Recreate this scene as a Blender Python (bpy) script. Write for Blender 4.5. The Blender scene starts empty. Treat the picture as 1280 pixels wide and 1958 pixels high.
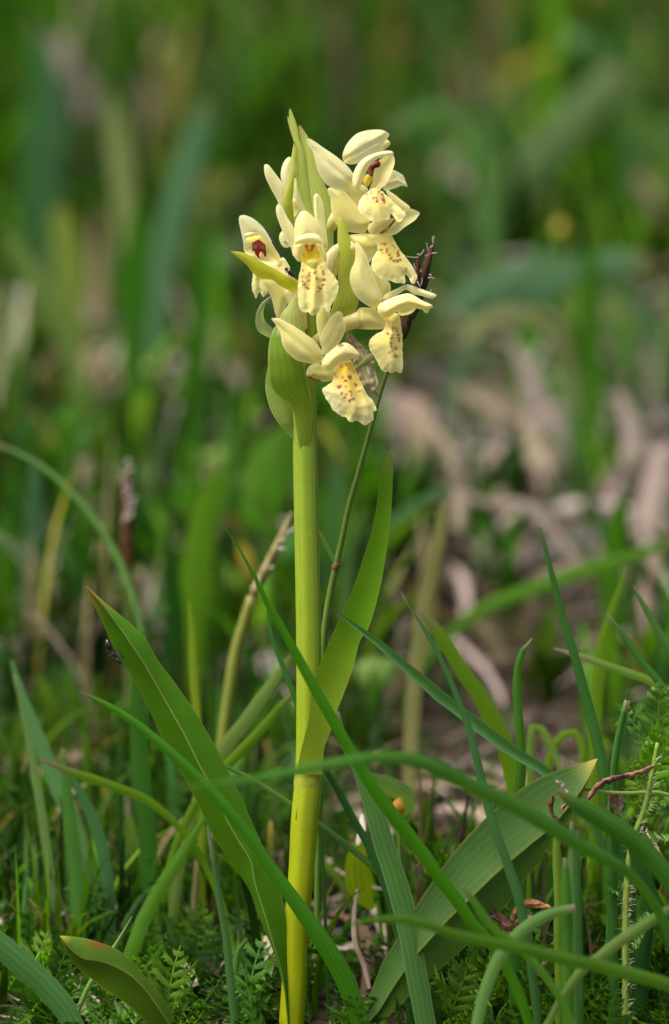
import bpy, math, random
import numpy as np
from mathutils import Vector, noise
from mathutils.geometry import delaunay_2d_cdt
random.seed(7)
RNG = np.random.default_rng(7)
SC = bpy.context.scene
COL = SC.collection
S = 0.00011            # metres per working unit (the photograph shows about 92 units to a centimetre at the orchid)
CAMD = 9000.0          # camera to orchid, in working units
SLOPE = 0.364          # the meadow climbs away from the camera
BASE = 1018.0           # height of the optical axis above the orchid's foot

# ------------------------------------------------------------------ camera, world, sun, exposure
cam_d = bpy.data.cameras.new('camera')
cam = bpy.data.objects.new('camera', cam_d)
COL.objects.link(cam)
cam.location = (0, -CAMD * S, BASE * S)
cam.rotation_euler = (math.radians(90), 0, 0)
cam_d.sensor_fit = 'VERTICAL'
cam_d.lens = 100.0
cam_d.sensor_height = 100.0 * 1958.0 / CAMD
cam_d.sensor_width = 100.0 * 1280.0 / CAMD
cam_d.clip_start = 0.02
cam_d.clip_end = 300.0
cam_d.dof.use_dof = True
cam_d.dof.focus_distance = (CAMD - 35) * S
cam_d.dof.aperture_fstop = 0.100 / (204 * S)
SC.camera = cam

world = bpy.data.worlds.new('World')
SC.world = world
world.use_nodes = True
wn = world.node_tree
sky = wn.nodes.new('ShaderNodeTexSky')
sky.sky_type = 'NISHITA'
sky.sun_disc = False
SUN_EL, SUN_AZ = 62.0, 238.0      # degrees; azimuth clockwise from +Y (north)
sky.sun_elevation = math.radians(SUN_EL)
sky.sun_rotation = math.radians(SUN_AZ)
sky.air_density = 1.0
sky.dust_density = 6.0
sky.ozone_density = 0.6
wn.nodes['Background'].inputs[1].default_value = 0.15
wn.links.new(sky.outputs[0], wn.nodes['Background'].inputs[0])

sun_d = bpy.data.lights.new('sun', 'SUN')
sun_d.energy = 3.2
sun_d.angle = math.radians(30)
sun_d.color = (1.0, 0.93, 0.82)
sun = bpy.data.objects.new('sun', sun_d)
COL.objects.link(sun)
az, el = math.radians(SUN_AZ), math.radians(SUN_EL)
to_sun = Vector((math.sin(az) * math.cos(el), math.cos(az) * math.cos(el), math.sin(el)))
sun.rotation_euler = (-to_sun).to_track_quat('-Z', 'Y').to_euler()
sun.location = to_sun * 2

SC.view_settings.view_transform = 'Standard'
SC.view_settings.look = 'None'
SC.view_settings.gamma = 1.0
SC.view_settings.use_curve_mapping = False
SC.view_settings.exposure = 0.9
SC.render.engine = 'CYCLES'
SC.cycles.use_denoising = True
SC.cycles.max_bounces = 8
SC.cycles.transparent_max_bounces = 8

# ------------------------------------------------------------------ helpers
def P(px, py, d):
    """photograph position at depth d behind the orchid -> world (working units)"""
    k = (CAMD + d) / CAMD
    return np.array(((px - 640.0) * k, d, (979.0 - py) * k + BASE))

def gd(py):
    """depth at which the sloping ground shows at height py of the photograph"""
    q = py - 979.0
    return (BASE * CAMD - CAMD * q) / (q + SLOPE * CAMD)

def ground_z(x, y):
    n = noise.noise((x * .004, y * .004, 1.3)) * 22 + noise.noise((x * .015, y * .015, 5.1)) * 8
    return SLOPE * y + n * min(1.0, max(.25, abs(y) / 900.0))

def cr(pts, n):
    """Catmull-Rom resampling by chord length"""
    p = np.array(pts, float)
    if len(p) == 2:
        t = np.linspace(0, 1, n)[:, None]
        return p[0] * (1 - t) + p[1] * t
    dl = np.linalg.norm(np.diff(p[:, :min(3, p.shape[1])], axis=0), axis=1) + 1e-6
    s = np.concatenate([[0], np.cumsum(dl)])
    m = np.zeros_like(p)
    m[1:-1] = (p[2:] - p[:-2]) / (s[2:] - s[:-2])[:, None]
    m[0] = (p[1] - p[0]) / dl[0]
    m[-1] = (p[-1] - p[-2]) / dl[-1]
    t = np.linspace(0, s[-1], n)
    i = np.clip(np.searchsorted(s, t, side='right') - 1, 0, len(p) - 2)
    h = (s[i + 1] - s[i])
    u = ((t - s[i]) / h)[:, None]
    h = h[:, None]
    u2, u3 = u * u, u ** 3
    return (2*u3 - 3*u2 + 1) * p[i] + (u3 - 2*u2 + u) * h * m[i] + (-2*u3 + 3*u2) * p[i+1] + (u3 - u2) * h * m[i+1]

def make_mesh(name, V, F, mat, col=None, uv=None, parent=None, origin=None):
    """link ONE mesh object; V in working units (world); origin in working units"""
    V = np.asarray(V, float)
    if origin is None:
        origin = np.array(parent['org']) if parent is not None else V.mean(0)
    me = bpy.data.meshes.new(name)
    me.from_pydata(((V - origin) * S).tolist(), [], F)
    me.polygons.foreach_set('use_smooth', [True] * len(me.polygons))
    if col is not None:
        c = np.ones((len(V), 4)); c[:, :3] = np.clip(np.asarray(col, float), 0, 1)
        a = me.color_attributes.new('Col', 'FLOAT_COLOR', 'POINT')
        a.data.foreach_set('color', c.ravel())
    if uv is not None:
        l = me.uv_layers.new(name='UVMap')
        vi = np.empty(len(me.loops), dtype=np.int32); me.loops.foreach_get('vertex_index', vi)
        l.data.foreach_set('uv', np.asarray(uv, float)[vi].ravel())
    me.materials.append(mat)
    me.update()
    o = bpy.data.objects.new(name, me)
    COL.objects.link(o)
    if parent is not None:
        o.parent = parent
        o.location = (origin - np.array(parent['org'])) * S
    else:
        o.location = origin * S
    return o

def empty(name, org, parent=None):
    o = bpy.data.objects.new(name, None)
    COL.objects.link(o)
    o.empty_display_size = 0.01
    org = np.asarray(org, float)
    o['org'] = [float(v) for v in org]
    if parent is not None:
        o.parent = parent
        o.location = (org - np.array(parent['org'])) * S
    else:
        o.location = org * S
    return o

def tag(o, label=None, cat=None, group=None, kind=None):
    if label: o['label'] = label
    if cat: o['category'] = cat
    if group: o['group'] = group
    if kind: o['kind'] = kind
    return o

def grid_faces(n, m, off=0):
    return [(off + i*m + j, off + i*m + j + 1, off + (i+1)*m + j + 1, off + (i+1)*m + j) for i in range(n-1) for j in range(m-1)]

def mixc(a, b, t):
    t = np.asarray(t)[..., None]
    return np.asarray(a, float) * (1 - t) + np.asarray(b, float) * t

# ------------------------------------------------------------------ materials
def mat_leafy(name, stripes=9.0, stripe_amt=.18, trans=.35, tint=(1.25, 1.15, .55), rough=.42, spec=.35, speck=.15, speck_scale=9000, bump=.15, tone_noise=.25, cells=2500):
    m = bpy.data.materials.new(name)
    m.use_nodes = True
    nt = m.node_tree; N = nt.nodes; L = nt.links
    for n in list(N): N.remove(n)
    out = N.new('ShaderNodeOutputMaterial')
    at = N.new('ShaderNodeAttribute'); at.attribute_name = 'Col'
    tc = N.new('ShaderNodeTexCoord')
    uv = N.new('ShaderNodeUVMap'); uv.uv_map = 'UVMap'
    sep = N.new('ShaderNodeSeparateXYZ'); L.new(uv.outputs[0], sep.inputs[0])
    mu = N.new('ShaderNodeMath'); mu.operation = 'MULTIPLY'; mu.inputs[1].default_value = stripes * 6.2832
    L.new(sep.outputs[0], mu.inputs[0])
    # wobble the stripes a little
    nz0 = N.new('ShaderNodeTexNoise'); nz0.inputs['Scale'].default_value = 350
    L.new(tc.outputs['Object'], nz0.inputs['Vector'])
    ad = N.new('ShaderNodeMath'); ad.operation = 'MULTIPLY_ADD'; ad.inputs[1].default_value = 3.0
    L.new(nz0.outputs[0], ad.inputs[0]); L.new(mu.outputs[0], ad.inputs[2])
    sn = N.new('ShaderNodeMath'); sn.operation = 'SINE'; L.new(ad.outputs[0], sn.inputs[0])
    nz = N.new('ShaderNodeTexNoise'); nz.inputs['Scale'].default_value = speck_scale; nz.inputs['Detail'].default_value = 3
    L.new(tc.outputs['Object'], nz.inputs['Vector'])
    nl = N.new('ShaderNodeTexNoise'); nl.inputs['Scale'].default_value = 160; nl.inputs['Detail'].default_value = 4
    L.new(tc.outputs['Object'], nl.inputs['Vector'])
    # value = 1 + stripe + speck + large
    a1 = N.new('ShaderNodeMath'); a1.operation = 'MULTIPLY_ADD'; a1.inputs[1].default_value = stripe_amt; a1.inputs[2].default_value = 1.0 - speck - tone_noise * .5
    sm = N.new('ShaderNodeMath'); sm.operation = 'MULTIPLY'
    nm_ = N.new('ShaderNodeTexNoise'); nm_.inputs['Scale'].default_value = 420
    L.new(tc.outputs['Object'], nm_.inputs['Vector'])
    s2 = N.new('ShaderNodeMath'); s2.operation = 'MULTIPLY'; s2.inputs[1].default_value = 1.9
    L.new(nm_.outputs[0], s2.inputs[0]); L.new(sn.outputs[0], sm.inputs[0]); L.new(s2.outputs[0], sm.inputs[1])
    L.new(sm.outputs[0], a1.inputs[0])
    a2 = N.new('ShaderNodeMath'); a2.operation = 'MULTIPLY_ADD'; a2.inputs[1].default_value = speck * 2
    L.new(nz.outputs[0], a2.inputs[0]); L.new(a1.outputs[0], a2.inputs[2])
    a3 = N.new('ShaderNodeMath'); a3.operation = 'MULTIPLY_ADD'; a3.inputs[1].default_value = tone_noise  # broad random tone variation multiplied into the surface colour
    L.new(nl.outputs[0], a3.inputs[0]); L.new(a2.outputs[0], a3.inputs[2])
    vm = N.new('ShaderNodeVectorMath'); vm.operation = 'SCALE'
    L.new(at.outputs['Color'], vm.inputs[0]); L.new(a3.outputs[0], vm.inputs['Scale'])
    tn = N.new('ShaderNodeVectorMath'); tn.operation = 'MULTIPLY'; tn.inputs[1].default_value = tint
    L.new(vm.outputs[0], tn.inputs[0])
    pb = N.new('ShaderNodeBsdfPrincipled')
    pb.inputs['Roughness'].default_value = rough
    pb.inputs['Specular IOR Level'].default_value = spec
    L.new(vm.outputs[0], pb.inputs['Base Color'])
    vo = N.new('ShaderNodeTexVoronoi'); vo.inputs['Scale'].default_value = cells
    L.new(tc.outputs['Object'], vo.inputs['Vector'])
    ba = N.new('ShaderNodeMath'); ba.operation = 'MULTIPLY_ADD'; ba.inputs[1].default_value = .6 if stripe_amt > .05 else .25
    L.new(sn.outputs[0], ba.inputs[0]); L.new(vo.outputs['Distance'], ba.inputs[2])
    bp = N.new('ShaderNodeBump'); bp.inputs['Strength'].default_value = bump; bp.inputs['Distance'].default_value = .00012
    L.new(ba.outputs[0], bp.inputs['Height']); L.new(bp.outputs[0], pb.inputs['Normal'])
    tr = N.new('ShaderNodeBsdfTranslucent')
    L.new(tn.outputs[0], tr.inputs['Color'])
    mx = N.new('ShaderNodeMixShader'); mx.inputs[0].default_value = trans
    L.new(pb.outputs[0], mx.inputs[1]); L.new(tr.outputs[0], mx.inputs[2])
    L.new(mx.outputs[0], out.inputs[0])
    return m

M_GRASS = mat_leafy('grass_blade', stripes=4, stripe_amt=.10, trans=.40, tint=(1.25, 1.25, .35), rough=.42, spec=.28)
M_MEADOW = mat_leafy('meadow_blade', stripes=5, stripe_amt=.05, trans=.40, tint=(1.2, 1.2, .3), rough=.6, spec=.08)
M_LEAF = mat_leafy('orchid_leaf', stripes=13, stripe_amt=.03, trans=.36, rough=.5, spec=.16, speck=.26, speck_scale=5200, bump=.3, cells=3800)
M_BRACT = mat_leafy('bract', stripes=5, stripe_amt=.06, trans=.5, tint=(1.15, 1.1, .6), rough=.5, spec=.3, speck=.12)
M_PETAL = mat_leafy('petal', stripes=9, stripe_amt=.022, trans=.5, tint=(1.06, 1.0, .66), rough=.42, spec=.28, speck=.09, speck_scale=5200, bump=.2, tone_noise=.14, cells=3000)
M_STEM = mat_leafy('stem', stripes=6, stripe_amt=.03, trans=.2, rough=.45, spec=.2, speck=.3, speck_scale=3800, bump=.22, cells=3000)
M_DRY = mat_leafy('dry_leaf', stripes=7, stripe_amt=.14, trans=.22, tint=(1.1, 1, .9), rough=.7, spec=.2, speck=.2, speck_scale=2500)
M_DARK = mat_leafy('insect', stripes=1, stripe_amt=0, trans=0, rough=.25, spec=.6, speck=.1, bump=.05)

# ------------------------------------------------------------------ surface builders
def tube_data(pts, sides=10, ridge=0.0, nr=6, n=None, cap=True):
    """pts: (x,y,z,r) in working units, smooth tube. returns V,F,UV,t"""
    p = cr(pts, n or max(6, len(pts) * 4))
    c, r = p[:, :3], np.maximum(p[:, 3], .05)
    T = np.gradient(c, axis=0); T /= np.linalg.norm(T, axis=1)[:, None] + 1e-9
    ref = np.array((0, 1.0, 0)) if abs(T[0][1]) < .9 else np.array((1.0, 0, 0))
    V, UV, tt = [], [], []
    n_ = len(p)
    for i in range(n_):
        a = np.cross(T[i], ref); a /= np.linalg.norm(a) + 1e-9
        b = np.cross(a, T[i])
        for j in range(sides):
            th = 2 * math.pi * j / sides
            rr = r[i] * (1 + ridge * math.cos(nr * th))
            V.append(c[i] + rr * (math.cos(th) * a + math.sin(th) * b))
            UV.append((j / sides, i / n_)); tt.append(i / (n_ - 1))
    F = [(i*sides + j, i*sides + (j+1) % sides, (i+1)*sides + (j+1) % sides, (i+1)*sides + j) for i in range(n_-1) for j in range(sides)]
    if cap:
        F.append(tuple(range(sides))[::-1]); F.append(tuple((n_-1)*sides + j for j in range(sides)))
    return np.array(V), F, np.array(UV), np.array(tt)

def tube(name, pts, mat, col, col2=None, parent=None, sides=10, ridge=0, nr=6, n=None, origin=None):
    V, F, UV, t = tube_data(pts, sides, ridge, nr, n)
    c = np.tile(np.asarray(col, float), (len(V), 1)) if col2 is None else mixc(col, col2, t)
    return make_mesh(name, V, F, mat, c, UV, parent, origin)

def PT(pts):
    """photo (px,py,d,r) -> tube points"""
    return [tuple(P(a, b, c)) + (r * (CAMD + c) / CAMD,) for a, b, c, r in pts]

def join(parts):
    V, F, C, U = [], [], [], []
    o = 0
    for v, f, c, u in parts:
        V.append(v); C.append(c); U.append(u)
        F += [tuple(i + o for i in q) for q in f]; o += len(v)
    return np.concatenate(V), F, np.concatenate(C), np.concatenate(U)

def ribbon_data(path, col, n=18, m=5, fold=.25, roll=0.0, tipc=None, tip_t=.04, wav=.02, edge=None, basec=None, ext=False, twist=0.0, world=False):
    """path: photo points (px,py,d,w) first = tip, last = root"""
    W = [tuple(p) for p in path] if world else [tuple(P(a, b, c)) + (w * (CAMD + c) / CAMD,) for a, b, c, w in path]
    if ext:
        q = np.array(W, float)
        t = q[-1, :3] - q[-2, :3]; t /= np.linalg.norm(t)
        cur, w = q[-1, :3].copy(), q[-1, 3]
        for _ in range(60):
            t = t * .8 + np.array((0, 0, -1)) * .2; t /= np.linalg.norm(t)
            cur = cur + t * 45; w = max(w * .97, 6)
            W.append(tuple(cur) + (w,))
            if cur[2] < ground_z(cur[0], cur[1]) - 12: break
        n += len(W) - len(path)
    p = cr(W, n)
    c, w = p[:, :3], np.maximum(p[:, 3], .3)
    if not world and n > 12:
        sw_ = random.random() * 80
        for i in range(n):
            a_ = min(2.2, w[i] * .1)
            c[i, 0] += a_ * noise.noise((c[i, 2] * .018 + sw_, c[i, 0] * .018, 0)); c[i, 2] += a_ * noise.noise((c[i, 0] * .018, sw_, c[i, 2] * .018))
            w[i] *= 1 + .07 * noise.noise((c[i, 2] * .03, c[i, 0] * .03, sw_))
    T = np.gradient(c, axis=0); T /= np.linalg.norm(T, axis=1)[:, None] + 1e-9
    view = np.array((0, 1.0, 0))
    V, UV, C = [], [], []
    sd = random.random() * 50
    L = np.concatenate([[0], np.cumsum(np.linalg.norm(np.diff(c, axis=0), axis=1))])
    base = np.asarray(col, float)
    for i in range(n):
        s = np.cross(T[i], view); s /= np.linalg.norm(s) + 1e-9
        nn = np.cross(s, T[i])
        a = math.radians(roll + twist * (i / (n-1) - .5))
        s2 = s * math.cos(a) + nn * math.sin(a); n2 = -s * math.sin(a) + nn * math.cos(a)
        t = i / (n - 1)
        for j in range(m):
            v = 2 * j / (m - 1) - 1
            wob = 1 + wav * math.sin(L[i] * .03 + sd + j)
            V.append(c[i] + s2 * v * w[i] * .5 * wob * (1 - .12 * abs(fold)) + n2 * (abs(v) ** 1.3 * fold * w[i] * .5))
            UV.append((j / (m-1), L[i] / 400))
            k = base * (1 + .10 * noise.noise((L[i] * .012, sd, 0)))
            if edge is not None and abs(v) > .9: k = k * .4 + np.asarray(edge) * .6
            if tipc is not None and t < tip_t: k = mixc(tipc, k, t / tip_t)
            if basec is not None: k = mixc(k, basec, max(0, (t - .6) / .4))
            C.append(k)
    return np.array(V), grid_faces(n, m), np.array(C), np.array(UV)

GREEN_BLADES = 'grass blades around the orchid'
def blade(label, path, col, name='blade_of_grass', cat='grass blade', group=GREEN_BLADES, mat=None, ext=True, **kw):
    if 'tipc' not in kw and ext and random.random() < .7: kw['tipc'] = random.choice([(.22, .16, .07), (.12, .13, .05), (.24, .20, .12)]); kw['tip_t'] = random.uniform(.015, .06)
    if mat is None: col = np.asarray(col) * (1.0, 1.04, .62)
    V, F, C, UV = ribbon_data(path, col, ext=ext, **kw)
    org = V[-3].copy()
    o = make_mesh(name, V, F, mat or M_GRASS, C, UV, origin=org)
    return tag(o, label, cat, group, 'thing')

def rails(name, secs, dd, mat, col, parent, n=22, m=7, bulge=.12, offs=None, tipc=None, edge=None, basec=None, ruf=0.0, edge_pow=1.0, midc=None):
    """secs: list of 2 or 3 photo polylines [(px,py),...] running tip->base; dd: depths tip->base; offs: depth offset of each line"""
    R = [cr([(a, b, 0) for a, b in s], n) for s in secs]
    ease = lambda f: .5 - .5 * math.cos(math.pi * f)
    D = np.interp(np.linspace(0, 1, n), np.linspace(0, 1, len(dd)), dd)
    offs = offs or [0] * len(secs)
    ns = len(secs) - 1
    rows, UV, C = [], [], []
    sd = random.random() * 90
    tot = (m - 1) * ns + 1
    for i in range(n):
        for j in range(tot):
            k = min(j // (m - 1), ns - 1); f = ease((j - k * (m - 1)) / (m - 1))
            a, b = R[k][i], R[k+1][i]
            q = a * (1 - f) + b * f
            w = np.hypot(*(b - a)[:2])
            d = D[i] + offs[k] * (1 - f) + offs[k+1] * f - bulge * w * (1 - (2*f - 1) ** 2) * min(1, (1 - i / (n - 1)) * 5)
            if ruf: d += ruf * noise.noise((q[0] * .05 + sd, q[1] * .05, 0))
            rows.append(P(q[0], q[1], d))
            u = (k + f) / ns; UV.append((u, i / n * 3))
            c = np.asarray(col, float) * (1 + .12 * noise.noise((q[0] * .02 + sd, q[1] * .02, 3)))
            t = i / (n - 1)
            if basec is not None: c = mixc(c, basec, max(0., (t - .5) / .5))
            if edge is not None and (j == 0 or j == tot - 1): c = mixc(c, edge, .55 + .45 * noise.noise((q[0] * .03 + sd, q[1] * .03, 7)))
            if midc is not None and ns == 2 and j == m - 1: c = np.asarray(midc, float)
            if tipc is not None and t < .08: c = mixc(tipc, c, t / .08)
            C.append(c)
    return make_mesh(name, rows, grid_faces(n, tot), mat, C, UV, parent)

def seg_dist(p, a, b):
    """distance of points p (N,2) to segments a->b (M,2): (N,)"""
    ab = b - a
    best = np.full(len(p), 1e9)
    for k in range(len(a)):
        l2 = ab[k] @ ab[k] + 1e-12
        t = np.clip(((p - a[k]) @ ab[k]) / l2, 0, 1)
        best = np.minimum(best, np.hypot(*(p - a[k] - t[:, None] * ab[k]).T))
    return best

CREAM = (.88, .80, .42)
PALE = (.89, .85, .56)
WHITE = (.89, .87, .68)
YELLOW = (.86, .68, .12)
SPOT = (.30, .02, .06)
def blob(name, outline, d0, mat, col, parent, tilt=(0, 0), bulge=6, ridges=(), spots=(), tints=(), res=2.6, ruf=0.0, jag=0.0, rfrac=.7, curv=(0, 0), axis=None, edge=None, smooth=True):
    """a petal-like sheet: traced outline, real relief.  ridges: (polyline, amount, width); spots: (x,y,r); tints: (x,y,r,colour,amount)"""
    o = np.array(outline, float)
    if smooth:
        q = np.vstack([o[-2:], o, o[:2]])
        per = np.linalg.norm(np.diff(np.vstack([o, o[:1]]), axis=0), axis=1).sum()
        full = cr(np.hstack([q, np.zeros((len(q), 1))]), max(24, int(per * 1.35 / res)))[:, :2]
        i0 = np.argmin(np.hypot(*(full - o[0]).T)); 
        e = np.hypot(*(full - o[0]).T)
        half = len(full) // 2
        i0 = int(np.argmin(e[:half])); i1 = half + int(np.argmin(e[half:]))
        o = full[i0:i1]
    else:
        dense = []
        for k in range(len(o)):
            a, b = o[k], o[(k+1) % len(o)]
            nseg = max(1, int(np.linalg.norm(b - a) / res))
            dense += [a + (b - a) * i / nseg for i in range(nseg)]
        o = np.array(dense)
    sd = random.random() * 99
    if jag:
        c0 = o.mean(0)
        for k in range(len(o)):
            v = o[k] - c0; l = np.linalg.norm(v) + 1e-6
            o[k] += v / l * jag * noise.noise((o[k][0] * .22 + sd, o[k][1] * .22, 0))
    a, b = o, np.roll(o, -1, axis=0)
    lo, hi = o.min(0), o.max(0)
    gx = np.arange(lo[0], hi[0], res); gy = np.arange(lo[1], hi[1], res * .87)
    pts = np.array([(x + (res * .5 if r % 2 else 0), y) for r, y in enumerate(gy) for x in gx])
    inside = np.zeros(len(pts), bool)
    for k in range(len(a)):
        cond = (a[k][1] > pts[:, 1]) != (b[k][1] > pts[:, 1])
        xx = (b[k][0] - a[k][0]) * (pts[:, 1] - a[k][1]) / (b[k][1] - a[k][1] + 1e-12) + a[k][0]
        inside ^= cond & (pts[:, 0] < xx)
    pts = pts[inside]
    if len(pts):
        ds = seg_dist(pts, a, b)
        pts = pts[ds > res * .55]
    allp = np.vstack([o, pts]) if len(pts) else o
    n = len(o)
    r = delaunay_2d_cdt([Vector(p) for p in allp], [], [list(range(n))], 1, 1e-4)
    v2 = np.array([tuple(p) for p in r[0]]); F = [tuple(f) for f in r[2]]
    de = seg_dist(v2, a, b)
    R = max(de.max() * rfrac, 1e-3)
    R = max(de.max(), 1e-3)
    f = np.sin(np.pi / 2 * np.minimum(de / R, 1)) ** 1.15
    c0 = np.array(axis if axis else o.mean(0))
    rel = v2 - c0
    bulge = bulge * .72
    d = d0 + tilt[0] * rel[:, 0] + tilt[1] * rel[:, 1] + curv[0] * rel[:, 0] ** 2 / 100 + curv[1] * rel[:, 1] ** 2 / 100 - bulge * f
    C = np.tile(np.asarray(col, float), (len(v2), 1))
    if mat is M_PETAL: C = C * ((1.03, 1.01, .76) if np.mean(outline, axis=0)[1] < 400 else (1.0, .98, .60))
    for k in range(len(v2)):
        nz = noise.noise((v2[k][0] * .06 + sd, v2[k][1] * .06, 2))
        if ruf: d[k] += ruf * (1 - f[k]) * noise.noise((v2[k][0] * .11 + sd, v2[k][1] * .11, 0)) * 2
        C[k] *= 1 + .05 * nz
    for line, amt, wd in ridges:
        l = np.array(line, float)
        dist = seg_dist(v2, l[:-1], l[1:])
        d -= amt * np.exp(-(dist / wd) ** 2)
    if edge is None and mat is M_PETAL and np.min(col) > .3: edge = (.89, .87, .52)
    if edge is not None:
        C = mixc(edge, C, np.clip(de / 4.5, 0, 1) ** .7)
    for x, y, rr, cc, am in tints:
        g = np.exp(-(((v2 - (x, y)) ** 2).sum(1)) / (rr * rr)) * am
        C = mixc(C, cc, g)
    for sp in spots:
        x, y, rr = sp[:3]
        cc = sp[3] if len(sp) > 3 else SPOT
        ang = random.random() * 3.14
        q = v2 - (x, y)
        e1 = q @ (math.cos(ang), math.sin(ang)); e2 = q @ (-math.sin(ang), math.cos(ang))
        dist = np.hypot(e1 * .8, e2 * 1.2)
        C = mixc(C, cc, np.clip((rr * 1.75 - dist) / (rr * .8), 0, 1) * random.uniform(.75, 1.0))
    V = np.array([P(v2[k][0], v2[k][1], d[k]) for k in range(len(v2))])
    ev, ax_ = np.linalg.eigh(np.cov((v2 - v2.mean(0)).T))
    uv = np.stack([(v2 - v2.mean(0)) @ ax_[:, 0] / 60 + .5, (v2 - v2.mean(0)) @ ax_[:, 1] / 60], 1)
    # orient towards the camera
    fx = []
    for q in F:
        p0, p1, p2 = v2[q[0]], v2[q[1]], v2[q[2]]
        cz = (p1[0]-p0[0]) * (p2[1]-p0[1]) - (p1[1]-p0[1]) * (p2[0]-p0[0])
        fx.append(q if cz < 0 else q[::-1])
    return make_mesh(name, V, fx, mat, C, uv, parent)

#@@GROUND
# ------------------------------------------------------------------ ground
def build_ground():
    xs = np.concatenate([np.linspace(-300000, -4500, 14)[:-1], np.linspace(-4500, 4500, 200), np.linspace(4500, 300000, 14)[1:]])
    ys = np.concatenate([np.linspace(-40000, -3000, 10)[:-1], np.linspace(-3000, 10500, 300), np.linspace(10500, 500000, 16)[1:]])
    V = []
    for y in ys:
        for x in xs:
            near = abs(x) <= 4501 and -3001 <= y <= 10501
            z = ground_z(x, y) if near else SLOPE * y
            if near: z += noise.noise((x * .06, y * .06, 9)) * 7 - 4
            V.append((x, y, z))
    m = bpy.data.materials.new('soil'); m.use_nodes = True
    nt = m.node_tree; N = nt.nodes; L = nt.links
    pb = N['Principled BSDF']; pb.inputs['Roughness'].default_value = .95; pb.inputs['Specular IOR Level'].default_value = .15
    tc = N.new('ShaderNodeTexCoord')
    nz = N.new('ShaderNodeTexNoise'); nz.inputs['Scale'].default_value = 120; nz.inputs['Detail'].default_value = 8; nz.inputs['Roughness'].default_value = .7
    L.new(tc.outputs['Object'], nz.inputs['Vector'])
    rp = N.new('ShaderNodeValToRGB')
    e = rp.color_ramp.elements
    e[0].position = .3; e[0].color = (.012, .009, .006, 1); e[1].position = .75; e[1].color = (.038, .027, .018, 1)
    k = e.new(.5); k.color = (.025, .018, .011, 1)
    L.new(nz.outputs[0], rp.inputs[0]); L.new(rp.outputs[0], pb.inputs['Base Color'])
    bp = N.new('ShaderNodeBump'); bp.inputs['Strength'].default_value = .8; bp.inputs['Distance'].default_value = .001
    L.new(nz.outputs[0], bp.inputs['Height']); L.new(bp.outputs[0], pb.inputs['Normal'])
    o = make_mesh('ground', V, grid_faces(len(ys), len(xs)), m, origin=np.zeros(3))
    tag(o, 'dark brown meadow soil sloping up behind the orchid', kind='structure')
build_ground()

#@@STUFF
# ------------------------------------------------------------------ uncountable growth: grass, dry grass, low herbs
def visible_x(y, pad=500):
    return 640 * (CAMD + y) / CAMD + pad

def photo_pos(x, y):
    k = CAMD / (CAMD + y)
    return 640 + x * k, 979 + (BASE - SLOPE * y) * k

def mass_blades(name, bases, H, Wd, lean, bend, colors, mat, n=7, lie=False):
    """vectorised blades with a V section; bases (N,3)"""
    N_ = len(bases)
    t = np.linspace(0, 1, n)
    az = lean
    ldir = np.stack([np.cos(az), np.sin(az), np.zeros(N_)], 1)
    up = np.array((0, 0, 1.0))
    if lie:
        slope_dir = np.stack([ldir[:, 0], ldir[:, 1], ldir[:, 1] * SLOPE], 1)
        c = bases[:, None, :] + slope_dir[:, None, :] * (H[:, None] * (t[None] - .5))[..., None] + up * ((8 + 26 * RNG.random(N_))[:, None] + bend[:, None] * H[:, None] * (1 - (2*t[None] - 1) ** 2) * .6)[..., None]
        sw = RNG.normal(0, .25, N_)
        perp0 = np.stack([-ldir[:, 1], ldir[:, 0], ldir[:, 0] * SLOPE], 1)
        c = c + perp0[:, None, :] * (sw[:, None] * H[:, None] * (t[None] - .5) ** 2 * 2)[..., None]
        prof = np.minimum(1, np.minimum(t, 1 - t) * 5 + .25)
    else:
        c = bases[:, None, :] + up * (H[:, None] * t[None] * (1 - .55 * np.minimum(bend, 1.4)[:, None] * t[None] ** 2))[..., None] + ldir[:, None, :] * (H[:, None] * bend[:, None] * t[None] ** 2 * .9)[..., None]
        prof = np.minimum(1, (1.02 - t ** 2.2)) * (.75 + .25 * np.minimum(1, t * 3))
    face = az + math.pi / 2 + RNG.normal(0, .7, N_)
    side = np.stack([np.cos(face), np.sin(face), np.zeros(N_)], 1)
    if lie: side[:, 2] = side[:, 1] * SLOPE + RNG.normal(0, .35, N_)
    nrm = np.cross(side, up)
    w = (Wd[:, None] * prof[None])
    V = np.empty((N_, n, 3, 3))
    for j, v in enumerate((-1, 0, 1)):
        V[:, :, j] = c + side[:, None, :] * (v * w * .5)[..., None] + nrm[:, None, :] * (abs(v) * w * .14)[..., None]
    V = V.reshape(-1, 3)
    cc = np.repeat(colors, n * 3, axis=0).reshape(N_, n, 3, 3) * (.85 + .3 * RNG.random((N_, n, 1, 1)) * .6)
    uv = np.zeros((N_, n, 3, 2)); uv[..., 0] = np.array((0, .5, 1)); uv[..., 1] = t[None, :, None] * 2
    base_f = np.array([(i*3+j, i*3+j+1, (i+1)*3+j+1, (i+1)*3+j) for i in range(n-1) for j in range(2)])
    F = (base_f[None] + (np.arange(N_) * n * 3)[:, None, None]).reshape(-1, 4)
    return make_mesh(name, V, F.tolist(), mat, cc.reshape(-1, 3), uv.reshape(-1, 2), origin=np.zeros(3))

G_PAL = np.array([(.040, .145, .003), (.028, .11, .003), (.07, .185, .004), (.035, .125, .022), (.085, .18, .004), (.022, .085, .003), (.07, .15, .045)])
D_PAL = np.array([(.34, .26, .20), (.26, .20, .16), (.40, .33, .25), (.20, .15, .10), (.30, .25, .22), (.22, .13, .08), (.36, .29, .26)])

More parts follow.
